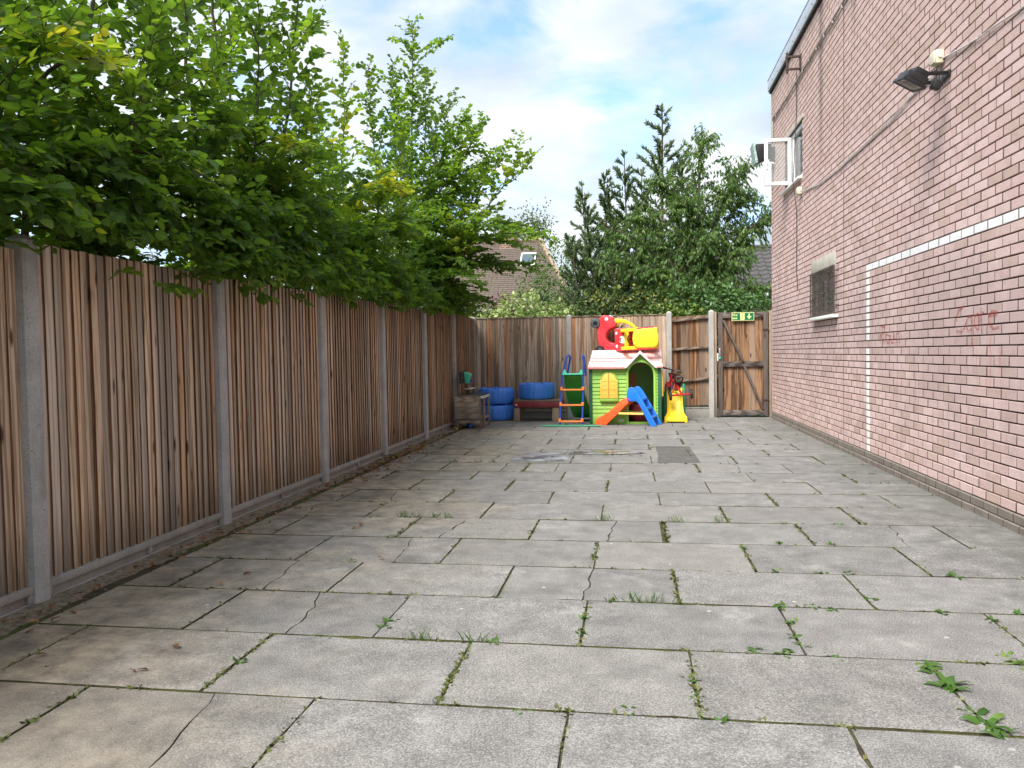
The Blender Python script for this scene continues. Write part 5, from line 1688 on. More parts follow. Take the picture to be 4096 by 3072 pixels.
# ------------------------------------------------------------------ yellow slide with green frame
ys_ = thing('toddler_slide', 'yellow slide chute with green frame right of the playhouse', 'slide', (.76, 13.8, 0))
sec_w = []
for (y, z, w, lip) in ((13.575, .012, .198, .01), (13.575, .075, .196, .012), (13.60, .090, .190, .015), (13.645, .100, .165, .035), (13.69, .135, .142, .05), (13.76, .235, .138, .055), (13.84, .36, .137, .055), (13.93, .50, .136, .05), (13.97, .555, .136, .04)):
    d = .03
    sec_w.append([(.758 - w, y - .25 * lip, z + lip), (.758 - w + .025, y - .25 * lip, z + lip), (.758 - w + .038, y, z), (.758 + w - .038, y, z), (.758 + w - .025, y - .25 * lip, z + lip), (.758 + w, y - .25 * lip, z + lip), (.758 + w, y + .05, z - d if z > .05 else .0), (.758 - w, y + .05, z - d if z > .05 else .0)])
part('chute', MB().loft(sec_w[1:]), MT['yellow'], ys_, bevel=.006)
m = MB().prism([(.560, .001), (.600, .001), (.612, .022), (.905, .022), (.917, .001), (.957, .001), (.955, .070), (.935, .088), (.582, .088), (.562, .070)], 13.555, 13.62, lambda p, q, a: (p, a, q))
part('foot', m, MT['yellow'], ys_, bevel=.010, seg=3)
part('frame_post', MB().tube([(.925, 14.02, 0), (.925, 14.02, .63), (.925, 14.02, .66)], [.026, .026, .018], 12), MT['green_tube'], ys_, smooth=True)
part('frame_post', MB().tube([(.590, 14.02, 0), (.590, 14.02, .50)], .026, 12), MT['green_tube'], ys_, smooth=True)
for xx in (.925, .590):
    part('ladder_side', MB().beam((xx, 14.03, .52), (xx, 14.38, .005), .03, .07, (1, 0, 0)), MT['green_tube'], ys_, bevel=.006)

# ------------------------------------------------------------------ tricycle propped on the yellow slide
tr = thing('tricycle', 'red tricycle with black basket and seat propped on the yellow slide', 'tricycle', (.80, 13.7, .42))


def twheel(c, ax, r, w, nm='wheel'):
    R_ = Vector((0, 0, 1)).rotation_difference(Vector(ax).normalized()).to_matrix()
    o_ = part(nm, MB().lathe([(r * .70, -w), (r * .86, -w * 1.15), (r * .97, -w * .7), (r, 0), (r * .97, w * .7), (r * .86, w * 1.15), (r * .70, w)], 28, c, R_, closed=False), MT['tyre_rubber'], tr, smooth=True, angle=80)
    h = MB()
    for q in range(6):
        a = math.pi * 2 * q / 6
        e = R_ @ Vector((math.cos(a), math.sin(a), 0))
        h.tube([Vector(c), Vector(c) + e * r * .74], .007, 5)
    h.lathe([(0, -w * .9), (r * .2, -w * .9), (r * .2, w * .9), (0, w * .9)], 10, c, R_, closed=False)
    h.lathe([(r * .66, -w * .6), (r * .74, -w * .8), (r * .74, w * .8), (r * .66, w * .6)], 24, c, R_, closed=False)
    link('rim', make_mesh('rim', h, MT['chrome'], wloc(tr), smooth=True), o_)


axl = Vector((.355, -.02, .030)).normalized()
wl, wr = Vector((.673, 13.60, .472)), Vector((1.028, 13.58, .502))
twheel(wl, axl, .087, .020); twheel(wr, axl, .087, .020)
fw = Vector((.650, 13.93, .575)); twheel(fw, (.93, .25, .1), .115, .022)
part('axle', MB().tube([wl, wr], .016, 10), MT['bike_red'], tr, smooth=True)
hd_ = Vector((.705, 13.86, .80))
part('frame', MB().tube([wl * .45 + wr * .55, (.80, 13.68, .62), (.755, 13.76, .70), hd_ - Vector((0, 0, .07))], .020, 10).tube([(.765, 13.74, .69), (.735, 13.70, .60), (.715, 13.66, .52)], .012, 8), MT['bike_red'], tr, smooth=True)
part('fork', MB().tube([hd_ + Vector((.0, -.005, .03)), hd_ - Vector((.01, 0, .06)), (.690, 13.90, .70)], .022, 10).tube([(.690, 13.90, .70), (.705, 13.94, .63), (.700, 13.96, .575)], .010, 8).tube([(.690, 13.90, .70), (.625, 13.90, .66), (.605, 13.91, .575)], .010, 8), MT['bike_red'], tr, smooth=True)
fd = MB()
pts_i = []
for q in range(9):
    a = RAD(20 + q * 16)
    pts_i.append(fw + Vector((0, -math.cos(a) * .13, math.sin(a) * .13)))
fd.add([p + Vector((s * .032, s * .008, 0)) for p in pts_i for s in (-1, 1)], [(2 * i, 2 * i + 1, 2 * i + 3, 2 * i + 2) for i in range(8)])
part('mudguard', fd, MT['bike_red'], tr, smooth=True)
part('handlebar', MB().tube([(.562, 13.86, .955), (.64, 13.87, .935), (.715, 13.88, .915), (.80, 13.86, .895), (.885, 13.84, .882)], .011, 8).tube([(.715, 13.88, .915), hd_], .012, 8), MT['black_metal'], tr, smooth=True)
part('grip', MB().tube([(.560, 13.86, .956), (.61, 13.867, .943)], .017, 8), MT['tyre_rubber'], tr, smooth=True)
part('grip', MB().tube([(.835, 13.852, .889), (.888, 13.84, .881)], .017, 8), MT['tyre_rubber'], tr, smooth=True)
part('basket', MB().loft([[(.675, 13.90, .765), (.775, 13.895, .755), (.775, 13.97, .755), (.675, 13.975, .765)], [(.655, 13.88, .865), (.800, 13.87, .845), (.800, 14.0, .845), (.655, 14.0, .865)]]), MT['black_metal'], tr, bevel=.006)
st_ = MB().prism([(.735, .0), (.75, -.03), (.86, -.045), (.885, -.02), (.885, .05), (.86, .08), (.78, .085), (.74, .05)], .700, .735, lambda p, q, a: (p, 13.66 + q, a))
part('saddle', st_, MT['black_metal'], tr, bevel=.012)
part('seat_back', MB().tube([(.752, 13.625, .725), (.755, 13.61, .775), (.80, 13.60, .795), (.86, 13.60, .80), (.885, 13.61, .785), (.883, 13.63, .735)], .013, 8), MT['black_metal'], tr, smooth=True)
part('pedal', MB().tube([(.735, 13.90, .575), (.775, 13.88, .55)], .006, 6).obox((.79, 13.88, .55), (.05, .04, .018)), MT['black_metal'], tr)

# ------------------------------------------------------------------ leaves
# leaf templates: unit length along x, normal z
def leaf_tmpl(w, fold=.10, droop=.10):
    ts = [0, .14, .42, .76, 1.0]; hw = [0, .74, 1.0, .74, 0]
    mz = [0, .02, .03, -.01, -droop]
    V = []; UV = []
    for i, t in enumerate(ts):
        V.append((t, 0, mz[i])); UV.append((t, 0, 0))
    for s in (1, -1):
        for i in (1, 2, 3):
            V.append((ts[i] - .02, s * hw[i] * w, mz[i] + fold * hw[i] * w)); UV.append((ts[i], s * hw[i] * w, 0))
    # mid 0..4, left 5,6,7, right 8,9,10
    T = [(0, 1, 5), (1, 2, 6), (1, 6, 5), (2, 3, 7), (2, 7, 6), (3, 4, 7), (0, 8, 1), (1, 9, 2), (1, 8, 9), (2, 10, 3), (2, 9, 10), (3, 10, 4)]
    return np.array(V), np.array(T), np.array(UV)


def leaf_tmpl_s(w, fold=.15, droop=.12):
    V = [(0, 0, 0), (.45, w, fold * w), (1, 0, -droop), (.45, -w, fold * w), (.5, 0, .02)]
    T = [(0, 4, 1), (4, 2, 1), (0, 3, 4), (3, 2, 4)]
    return np.array(V), np.array(T), np.array(V) * (1, 1, 0)


def blade_tmpl(w):
    V = [(0, w * .5, 0), (0, -w * .5, 0), (.55, -w, .0), (.55, w, .0), (1, 0, -.04)]
    T = [(0, 1, 2), (0, 2, 3), (3, 2, 4)]
    return np.array(V), np.array(T), np.array(V) * (1, 1, 0)


def norm(a):
    return a / np.maximum(np.linalg.norm(a, axis=1, keepdims=True), 1e-9)


def leaves_mesh(name, P, D, Nm, S, tint, tm, mat):
    V, T, UV = tm
    P, D, Nm, S, tint = [np.asarray(a, float) for a in (P, D, Nm, S, tint)]
    D = norm(D)
    Nm = norm(Nm - D * np.sum(Nm * D, axis=1, keepdims=True))
    B = np.cross(Nm, D)
    n, k = len(P), len(V)
    W = P[:, None, :] + S[:, None, None] * (V[None, :, 0, None] * D[:, None, :] + V[None, :, 1, None] * B[:, None, :] + V[None, :, 2, None] * Nm[:, None, :])
    idx = (T[None] + (np.arange(n) * k)[:, None, None]).reshape(-1, 3)
    return np_mesh(name, W.reshape(-1, 3), 3, idx, mat, {'tint': ('FLOAT', np.repeat(np.clip(tint, 0, 1), k)), 'leafuv': ('FLOAT_VECTOR', np.tile(UV, (n, 1)))}, smooth=False)


class Tree:
    def __init__(s):
        s.P = []; s.D = []; s.N = []; s.S = []; s.T = []; s.wood = MB()

    def leaf(s, p, d, n, size, tint):
        s.P.append(tuple(p)); s.D.append(tuple(d)); s.N.append(tuple(n)); s.S.append(size); s.T.append(tint)


def rv(r, s=1.0):
    return Vector((r.gauss(0, s), r.gauss(0, s), r.gauss(0, s)))


def path(p0, d0, length, r, step=.12, grav=0.0, up=0.0, wob=.06):
    pts = [Vector(p0)]; d = Vector(d0).normalized()
    n = max(2, int(length / step)); st = length / n
    for i in range(n):
        d = (d + rv(r, wob) + Vector((0, 0, up - grav)) * st).normalized()
        pts.append(pts[-1] + d * st)
    return pts


def along(pts, s):
    """point and direction at arc fraction s"""
    n = len(pts) - 1
    f = min(max(s, 0), .9999) * n
    i = int(f); t = f - i
    return pts[i].lerp(pts[i + 1], t), (pts[i + 1] - pts[i]).normalized()


def spray(T, pts, r, leaf, gap, tint, ok, wood_r=.0035, sub=True, subgap=.13, sublen=.30, start=.12, droop=.25):
    """flat leafy shoot: leaves alternate left and right, side twigs likewise"""
    L = sum((b - a).length for a, b in zip(pts[:-1], pts[1:]))
    if L < .05: return
    if all(ok(q) for q in pts):
        T.wood.tube(pts, [wood_r * (1 - .75 * i / (len(pts) - 1)) + .0008 for i in range(len(pts))], 3)
    n = int(L / gap)
    side = 1
    roll = r.uniform(-.45, .45)
    for i in range(n):
        s = start + (1 - start) * (i + .5) / n
        p, d = along(pts, s)
        up = Vector((0, 0, 1)); lat = d.cross(up)
        if lat.length < .15: lat = d.orthogonal()
        lat.normalize(); nm = lat.cross(d).normalized()
        if nm.z < 0: nm = -nm
        ca, sa = math.cos(roll), math.sin(roll)
        lat2 = lat * ca + nm * sa; nm2 = nm * ca - lat * sa
        side = -side
        ang = r.uniform(.7, 1.15)
        ld = (d * math.cos(ang) + lat2 * side * math.sin(ang) + Vector((0, 0, -droop * r.uniform(-.3, 1.3))) + rv(r, .22)).normalized()
        ln = nm2 + rv(r, .42)
        sz = leaf * r.uniform(.5, 1.2) * (1 - .45 * max(0, s - .75) / .25)
        if ok(p):
            T.leaf(p, ld, ln, sz, tint + r.gauss(0, .10) + .25 * max(0, s - .8))
    if sub:
        m = int(L * (1 - start) / subgap)
        for i in range(m):
            s = start + (1 - start) * (i + .4) / m * .93
            p, d = along(pts, s)
            lat = d.cross(Vector((0, 0, 1)))
            if lat.length < .15: lat = d.orthogonal()
            lat.normalize(); side = -side
            dd = d * .75 + lat * side * .7 + Vector((0, 0, r.uniform(-.1, .3)))
            ln_ = sublen * r.uniform(.55, 1.2) * (1 - s * .55)
            if ok(p) or r.random() < .3:
                spray(T, path(p, dd, ln_, r, .08, .5, 0, .05), r, leaf, gap, tint + r.gauss(0, .06), ok, wood_r * .55, False, droop=droop)


def bez(a, b, c, n=14):
    a, b, c = Vector(a), Vector(b), Vector(c)
    return [(a * (1 - t) ** 2 + b * 2 * t * (1 - t) + c * t * t) for t in [i / n for i in range(n + 1)]]


def finish_tree(name, label, cat, base, T, tm, mat, nbig=0, group=None, wood_mat=None, crown='foliage'):
    t = thing(name, label, cat, base, None, group)
    part('trunk', T.wood, wood_mat or MT['bark'], t, smooth=True, angle=60)
    P = np.array(T.P); S = np.array(T.S)
    idx = np.arange(len(P))
    bigs = []
    if nbig:
        f_ = np.array(_f); r_ = np.array(_rt); u_ = np.array(_up)
        q = P - np.array((0, 0, CAM_H)); z = q @ f_
        px = np.abs(q @ r_ / np.maximum(z, .01)); py = np.abs(q @ u_ / np.maximum(z, .01))
        vis_ = (z > .5) & (px < .66) & (py < .49)
        score = np.where(vis_, S / np.maximum(z, .3), 0)
        order = np.argsort(-score)[:nbig]
        bigs = [i for i in order if score[i] > 0]
        idx = np.setdiff1d(idx, np.array(bigs, dtype=int))
    b = np.array(base)
    sel = lambda A: np.asarray(A)[idx]
    me = leaves_mesh(crown, P[idx] - b, sel(T.D), sel(T.N), S[idx], sel(T.T), tm, mat)
    o = link(crown, me, t)
    o['kind'] = 'stuff'
    if bigs:
        tv, tt_, tuv = tm
        leaf_ms = []
        for q in range(8):
            tn = .15 + .7 * q / 7
            leaf_ms.append(np_mesh('leaf', tv, 3, tt_, mat, {'tint': ('FLOAT', np.full(len(tv), tn)), 'leafuv': ('FLOAT_VECTOR', tuv)}))
        for i in bigs:
            D = Vector(T.D[i]).normalized(); N_v = Vector(T.N[i]); N_v = (N_v - D * N_v.dot(D)).normalized(); B = N_v.cross(D)
            q = min(7, max(0, int((min(1, max(0, T.T[i])) - .15) / .7 * 7.99)))
            lo = link('leaf', leaf_ms[q], t)
            s_ = T.S[i]
            p = Vector(T.P[i]) - Vector(base)
            lo.matrix_local = Matrix(((D.x * s_, B.x * s_, N_v.x * s_, p.x), (D.y * s_, B.y * s_, N_v.y * s_, p.y), (D.z * s_, B.z * s_, N_v.z * s_, p.z), (0, 0, 0, 1)))
    return t


def ok_horn(p):
    if p.z < 1.5: return False
    if p.x > -2.62 and p.y < 10.2 and p.z < 3.0: return False
    if p.x < -2.93 and p.z < 1.93 - .0: return p.x < -3.12 and p.z > 1.75
    if p.x > -2.93 and p.z < 1.64 + .034 * max(0, p.y - 4.5) + .28 * max(0, p.x + 2.8): return False
    return True


HB = leaf_tmpl(.35, .16, .08)


def hornbeam(seed, base, leaders, low, leaf=.088, gap=.036, dens=1.0, lat_gap=.085, reach=.78, fill=170, fringe=75):
    r = random.Random(seed)
    T = Tree()
    b = Vector(base)
    T.wood.tube([b, b + Vector((.02, .03, .6)), b + Vector((0, .05, 1.3))], [.085, .07, .06], 8)
    for li, (tip, r0) in enumerate(leaders):
        tip = Vector(tip)
        mid = b.lerp(tip, .45); mid.x = b.x + (tip.x - b.x) * .75; mid.y = b.y + (tip.y - b.y) * .75; mid.z = max(1.5, tip.z * .45) if tip.x < -2.95 else max(2.75, tip.z * .75); mid.x = mid.x if tip.x < -2.95 else b.x + (tip.x - b.x) * .35
        pts = bez(b + Vector((0, 0, .9)), mid, tip, 18)
        pts = [p + rv(r, .012) for p in pts]
        T.wood.tube(pts, [r0 * (1 - .88 * i / 18) + .002 for i in range(19)], 6)
        L = sum((q - p).length for p, q in zip(pts[:-1], pts[1:]))
        n = int(L / lat_gap * dens)
        az = r.uniform(0, 6.28)
        tt = r.gauss(.42, .10)
        for i in range(n):
            s = .16 + .84 * (i + r.random()) / n
            p, d = along(pts, s)
            if p.z < 1.35: continue
            az += 2.4 + r.gauss(0, .4)
            k = (1 - s)
            ll = reach * (.5 if r0 < .02 else 1) * (k ** .55) * r.uniform(.55, 1.15) + .16
            if p.z < 2.6: ll *= 1.15
            el = .15 + .95 * s + r.gauss(0, .12)
            if p.z < 2.4: el -= .25
            if r.random() < .14 and s > .35: ll = ll * 1.5 + .25; el *= .7
            dd = Vector((math.cos(az) * math.cos(el), math.sin(az) * math.cos(el), math.sin(el)))
            if dd.x < -.35: ll *= .62
            spray(T, path(p, dd, ll, r, .10, .55 if p.z < 3 else .35, 0, .05), r, leaf, gap, tt + r.gauss(0, .10) + .10 * s, ok_horn, .005, True, .12, .34)
        # bare leafy tip
        spray(T, pts[-5:], r, leaf * .9, gap * 1.3, tt + .12, ok_horn, .003, False, start=0.0)
    for q in range(fill):                                   # dense hedge body at fence-top height
        p = b + Vector((r.uniform(-.6, .75), r.uniform(-1.6, 1.6), 0)); p.z = 1.72 + 1.5 * r.random() ** 1.4
        if p.x > -2.85 and p.z < 1.9: p.z += .2
        dd = Vector((r.uniform(-.2, 1.0), r.gauss(0, .7), r.uniform(-.25, .5)))
        spray(T, path(p, dd, r.uniform(.3, .62), r, .09, .6, 0, .06), r, leaf, gap, r.gauss(.36, .12), ok_horn, .004, True, .11, .28)
    for q in range(fringe):                                 # shoots spilling forward over the top of the fence
        p = Vector((r.uniform(-3.05, -2.82), b.y + r.uniform(-1.5, 1.5), 1.96 + .45 * r.random() ** 1.5))
        dd = Vector((r.uniform(.3, 1.0), r.gauss(0, .6), r.uniform(-.45, .1)))
        spray(T, path(p, dd, r.uniform(.16, .36), r, .08, 1.3, 0, .06), r, leaf, gap, r.gauss(.36, .12), ok_horn, .003, True, .11, .22, droop=.5)
    for (tip, tn) in low:                                   # arching boughs over the fence
        tip = Vector(tip)
        a = b + Vector((0, 0, 1.95))
        pts = bez(a, Vector((a.x * .6 + tip.x * .4, (a.y + tip.y) / 2, max(a.z, tip.z) + .45)), tip, 12)
        T.wood.tube(pts, [.018 * (1 - .85 * i / 12) + .002 for i in range(13)], 6)
        L = sum((q - p).length for p, q in zip(pts[:-1], pts[1:]))
        n = int(L / .085 * dens)
        for i in range(n):
            s = .15 + .85 * (i + r.random()) / n
            p, d = along(pts, s)
            sd = d.cross(Vector((0, 0, 1))).normalized() * (1 if i % 2 else -1)
            dd = d * .7 + sd * .75 + Vector((0, 0, r.uniform(-.25, .45)))
            spray(T, path(p, dd, (.25 + .55 * (1 - s)) * r.uniform(.6, 1.2), r, .09, .7, 0, .05), r, leaf, gap, tn + r.gauss(0, .10), ok_horn, .004, True, .11, .30)
        spray(T, pts[-4:], r, leaf, gap, tn + .15, ok_horn, .003, False, start=0)
    return T


T = hornbeam(21, (-3.75, 2.1, 0), [((-3.5, 2.0, 3.9), .03), ((-3.1, 2.7, 3.6), .025), ((-3.8, 2.6, 4.2), .03)], [((-2.74, 2.6, 2.35), .5), ((-2.72, 3.1, 2.05), .45)], dens=.7, fill=90)
finish_tree('hornbeam_tree', 'leafy tree at the extreme left, nearest the camera, mostly out of frame', 'tree', (-3.75, 2.1, 0), T, HB, MT['hornbeam'], 120, 'hedge trees behind the left fence')
T = hornbeam(22, (-3.70, 4.0, 0), [((-3.35, 4.1, 4.3), .03), ((-3.15, 3.5, 3.8), .028), ((-3.5, 4.9, 4.7), .03), ((-2.95, 4.6, 3.7), .024), ((-3.9, 4.4, 4.6), .03), ((-3.3, 5.3, 4.2), .026)],
             [((-2.71, 4.0, 2.25), .40), ((-2.69, 4.7, 2.40), .42), ((-2.74, 3.3, 2.05), .55), ((-2.77, 5.2, 2.05), .38), ((-2.65, 3.75, 2.75), .75)], fringe=120)
finish_tree('hornbeam_tree', 'big bushy tree filling the top left corner above the fence', 'tree', (-3.70, 4.0, 0), T, HB, MT['hornbeam'], 300, 'hedge trees behind the left fence')
T = hornbeam(23, (-3.65, 6.4, 0), [((-3.10, 7.15, 5.05), .032), ((-3.4, 5.6, 5.0), .03), ((-3.6, 6.5, 5.6), .034), ((-3.05, 6.2, 4.2), .026), ((-3.9, 7.3, 5.3), .03), ((-3.2, 7.6, 4.0), .024)],
             [((-2.71, 6.7, 2.55), .42), ((-2.72, 5.7, 2.35), .40), ((-2.75, 7.5, 2.15), .40), ((-2.74, 6.3, 1.98), .35), ((-2.69, 6.0, 2.95), .70)], fringe=115)
finish_tree('hornbeam_tree', 'leafy tree with a long slanting branch reaching the top of the picture', 'tree', (-3.65, 6.4, 0), T, HB, MT['hornbeam'], 300, 'hedge trees behind the left fence')
T = hornbeam(24, (-3.70, 9.2, 0), [((-3.55, 9.5, 5.2), .018), ((-3.45, 8.8, 3.8), .028), ((-3.05, 9.3, 3.6), .026), ((-4.1, 9.9, 4.5), .018), ((-3.2, 10.2, 3.7), .026)],
             [((-2.72, 9.7, 2.85), .50), ((-2.74, 8.5, 2.6), .45), ((-2.75, 9.2, 2.1), .38), ((-2.77, 8.0, 2.1), .38), ((-2.78, 10.2, 2.15), .38), ((-2.68, 9.0, 3.2), .85)])
finish_tree('hornbeam_tree', 'lower leafy tree in the middle of the row behind the left fence', 'tree', (-3.70, 9.2, 0), T, HB, MT['hornbeam'], 200, 'hedge trees behind the left fence')
T = hornbeam(25, (-3.65, 12.2, 0), [((-3.55, 12.7, 6.85), .038), ((-3.05, 12.9, 5.5), .028), ((-4.1, 12.0, 5.9), .03), ((-2.7, 12.3, 4.7), .026), ((-3.3, 11.2, 4.5), .026), ((-1.95, 12.2, 4.35), .022), ((-1.45, 11.7, 4.15), .020), ((-2.4, 12.6, 5.0), .022), ((-3.25, 12.4, 5.9), .028), ((-3.9, 12.7, 6.2), .028), ((-3.0, 12.0, 4.9), .026), ((-2.2, 12.4, 4.4), .024), ((-3.5, 11.6, 5.2), .026)],
             [((-1.25, 11.6, 2.98), .55), ((-1.9, 12.3, 2.6), .42), ((-2.3, 11.2, 2.35), .40), ((-2.3, 12.5, 2.1), .36), ((-2.4, 11.8, 2.0), .36), ((-1.6, 12.6, 3.3), .45), ((-2.5, 13.2, 2.1), .36), ((-1.75, 12.0, 2.95), .45), ((-2.0, 11.4, 3.15), .5), ((-1.55, 12.5, 2.65), .42)], gap=.038, lat_gap=.095)
finish_tree('hornbeam_tree', 'tall tree with a thin leafy spire above the corner by the play kitchen', 'tree', (-3.65, 12.2, 0), T, HB, MT['hornbeam'], 150, 'hedge trees behind the left fence')


# ------------------------------------------------------------------ trees beyond the back fence
def cypress(seed, base, leaders, lat_gap=.065):
    r = random.Random(seed); T = Tree(); b = Vector(base)
    for tip, r0, reach in leaders:
        tip = Vector(tip)
        pts = bez(b + Vector((0, 0, .3)), Vector((tip.x, tip.y, tip.z * .4)), tip, 16)
        T.wood.tube(pts, [r0 * (1 - .9 * i / 16) + .003 for i in range(17)], 6)
        L = sum((q - p).length for p, q in zip(pts[:-1], pts[1:]))
        n = int(L / lat_gap); az = r.uniform(0, 6)
        for i in range(n):
            s = .08 + .92 * (i + r.random()) / n
            p, d = along(pts, s); az += 2.4 + r.gauss(0, .3)
            ll = reach * ((1 - s) ** .66) * r.uniform(.35, 1.3) + .14
            if r.random() < .18: continue
            el = .40 + .40 * s + r.gauss(0, .2)
            dd = Vector((math.cos(az) * math.cos(el), math.sin(az) * math.cos(el), math.sin(el)))
            lp = path(p, dd, ll, r, .12, .10, .30, .08)
            T.wood.tube(lp, [.006 * (1 - .8 * q / (len(lp) - 1)) + .001 for q in range(len(lp))], 4)
            tn = r.gauss(.45, .15)
            m = int(ll / .026) + 2
            for q in range(m):
                ss = .18 + .82 * (q + r.random()) / m
                pp, d2 = along(lp, ss)
                for _ in range(4):
                    e = (d2 * 1.1 + rv(r, .55) + Vector((0, 0, .25))).normalized()
                    T.leaf(pp, e, rv(r, 1), r.uniform(.09, .17) * (1.1 - .35 * ss), tn + r.gauss(0, .12))
    return T


T = cypress(31, (.55, 18.4, 0), [((.78, 18.5, 6.85), .09, 1.75), ((-.10, 18.3, 5.8), .06, 1.2), ((-.58, 18.6, 5.45), .06, 1.1), ((-1.08, 18.2, 5.1), .05, 1.0), ((-1.3, 18.0, 3.8), .05, .9), ((1.5, 18.4, 5.3), .06, .8), ((-.4, 17.8, 3.6), .05, 1.1), ((.6, 17.7, 3.8), .05, 1.1), ((-1.3, 17.6, 2.6), .05, .9), ((-2.0, 17.6, 2.5), .04, .7), ((-.45, 18.7, 4.95), .05, 1.2), ((-1.0, 18.7, 4.6), .05, 1.2), ((.3, 18.8, 5.5), .05, 1.2), ((.25, 18.0, 4.6), .05, 1.2), ((1.25, 18.7, 5.8), .05, 1.2), ((-1.4, 18.5, 4.0), .05, 1.0), ((-.9, 17.9, 3.9), .05, 1.1)])
finish_tree('cypress_tree', 'dark pointed cypress with several spires beyond the back fence', 'tree', (.55, 18.4, 0), T, blade_tmpl(.12), MT['cypress'])


def drooper(seed, base, boughs, leaf=.10):
    r = random.Random(seed); T = Tree(); b = Vector(base)
    for tip, r0, dn in boughs:
        tip = Vector(tip); a = b + Vector((0, 0, 1.0))
        pts = bez(a, Vector(((a.x * .6 + tip.x * .4), (a.y * .6 + tip.y * .4), tip.z * .9 + .5)), tip, 14)
        T.wood.tube(pts, [r0 * (1 - .88 * i / 14) + .003 for i in range(15)], 6)
        L = sum((q - p).length for p, q in zip(pts[:-1], pts[1:]))
        n = int(L / .055 * dn)
        for i in range(n):
            s = .3 + .7 * (i + r.random()) / n
            p, d = along(pts, s)
            dd = d * .6 + rv(r, .55) + Vector((0, 0, .12))
            ll = (.35 + .55 * (1 - s)) * r.uniform(.6, 1.2)
            lp = path(p, dd, ll, r, .1, .9, 0, .07)
            T.wood.tube(lp, [.005 * (1 - .8 * q / (len(lp) - 1)) + .001 for q in range(len(lp))], 4)
            tn = r.gauss(.45, .16)
            m = int(ll / .030) + 2
            for q in range(m):
                pp, d2 = along(lp, .1 + .9 * (q + r.random()) / m)
                e = (Vector((0, 0, -1.0)) + d2 * .5 + rv(r, .32)).normalized()
                T.leaf(pp, e, rv(r, 1), leaf * r.uniform(.7, 1.2), tn + r.gauss(0, .12))
    return T


T = drooper(41, (1.35, 17.0, 0), [((1.60, 17.0, 5.75), .05, 1.1), ((2.45, 17.0, 5.15), .04, 1.1), ((2.2, 16.8, 4.6), .04, 1.2), ((2.95, 17.0, 3.95), .035, 1.2), ((.65, 16.8, 4.9), .04, 1.2), ((.1, 16.8, 4.1), .04, 1.3), ((-.45, 16.8, 3.85), .04, 1.2), ((-.6, 16.6, 3.2), .04, 1.2), ((1.2, 16.5, 4.3), .04, 1.4), ((1.6, 16.3, 3.5), .04, 1.4), ((2.3, 16.4, 3.2), .035, 1.3), ((.4, 16.3, 3.0), .035, 1.3), ((1.9, 16.1, 2.6), .03, 1.3), ((2.7, 16.3, 2.5), .03, 1.2), ((1.0, 16.1, 2.5), .03, 1.3), ((2.6, 17.3, 4.5), .03, 1.2), ((3.3, 17.3, 4.1), .03, 1.1)])
finish_tree('cherry_tree', 'spreading tree with drooping leaves beside the dark cypress', 'tree', (1.35, 17.0, 0), T, leaf_tmpl_s(.19), MT['cherry'])


def bush(name, label, mat, lumps, n, leaf, tm, seed, tint=(.5, .2), cat='shrub', group=None):
    r = np.random.default_rng(seed)
    T = Tree()
    base = (lumps[0][0], lumps[0][1], 0)
    w = np.array([a[3] * a[4] * a[5] for a in lumps]) ** .7; w = w / w.sum()
    for li, (x, y, z, rx, ry, rz) in enumerate(lumps):
        k = int(n * w[li])
        d = norm(r.normal(size=(k, 3)))
        rad = r.uniform(.55, 1.08, k) ** .6
        lum = 1 + .16 * np.sin(d[:, 0] * 9 + li) * np.cos(d[:, 2] * 8 + li * 2)
        P = np.array((x, y, z)) + d * (rad * lum)[:, None] * np.array((rx, ry, rz))
        kp = P[:, 2] > .05
        D = norm(d * .6 + r.normal(size=(k, 3)) * .6 + np.array((0, 0, -.35)))
        N_ = norm(d * .8 + np.array((0, -.15, .7)) + r.normal(size=(k, 3)) * .45)
        tn = r.normal(tint[0], tint[1], k)
        for i in np.nonzero(kp)[0]:
            T.leaf(P[i], D[i], N_[i], leaf * r.uniform(.65, 1.25), tn[i])
        for q in range(5):
            e = d[q % k] * np.array((rx, ry, rz)) * .9
            T.wood.tube([(x, y, 0), (x + e[0] * .4, y + e[1] * .4, z * .8), (x + e[0], y + e[1], z + abs(e[2]))], [.02, .012, .004], 5)
    t = finish_tree(name, label, cat, base, T, tm, mat, 0, group, MT['twig'])
    t.children[0].name = 'stems'
    return t


bush('variegated_shrub', 'pale cream-green variegated shrub showing over the back fence left of centre', MT['variegated'], [(-2.2, 16.3, 1.7, .75, .6, .85), (-2.9, 16.4, 1.55, .6, .5, .75), (-1.45, 16.3, 1.55, .55, .5, .75)], 5200, .095, leaf_tmpl_s(.30), 51, (.55, .24))
bush('bramble_thicket', 'yellow-green bramble thicket over the fence behind the toy cars', MT['bramble'], [(-.45, 16.0, 1.75, .75, .45, .85), (.35, 15.9, 1.8, .6, .45, .75), (.95, 15.9, 1.7, .6, .4, .75)], 5200, .085, leaf_tmpl_s(.30), 52, (.62, .26))
bush('glossy_shrub', 'dense mid green shrub above the fence beside the gate', MT['glossy'], [(1.75, 15.8, 1.75, .65, .45, .80), (2.35, 15.9, 1.75, .5, .4, .65), (1.2, 16.0, 2.1, .5, .4, .6)], 4600, .105, leaf_tmpl_s(.24), 53, (.45, .2))
bush('ivy_shrub', 'small bright ivy clump over the fence by the second concrete post', MT['ivy'], [(.75, 15.4, 1.75, .5, .3, .42), (1.35, 15.4, 1.75, .35, .25, .36)], 1800, .08, leaf_tmpl_s(.34), 54, (.5, .25))
bush('purple_shrub', 'small purple-leaved shrub below the brown tiled roof', MT['purple'], [(-3.9, 23.5, 2.3, .55, .4, .75)], 900, .10, leaf_tmpl_s(.3), 55)
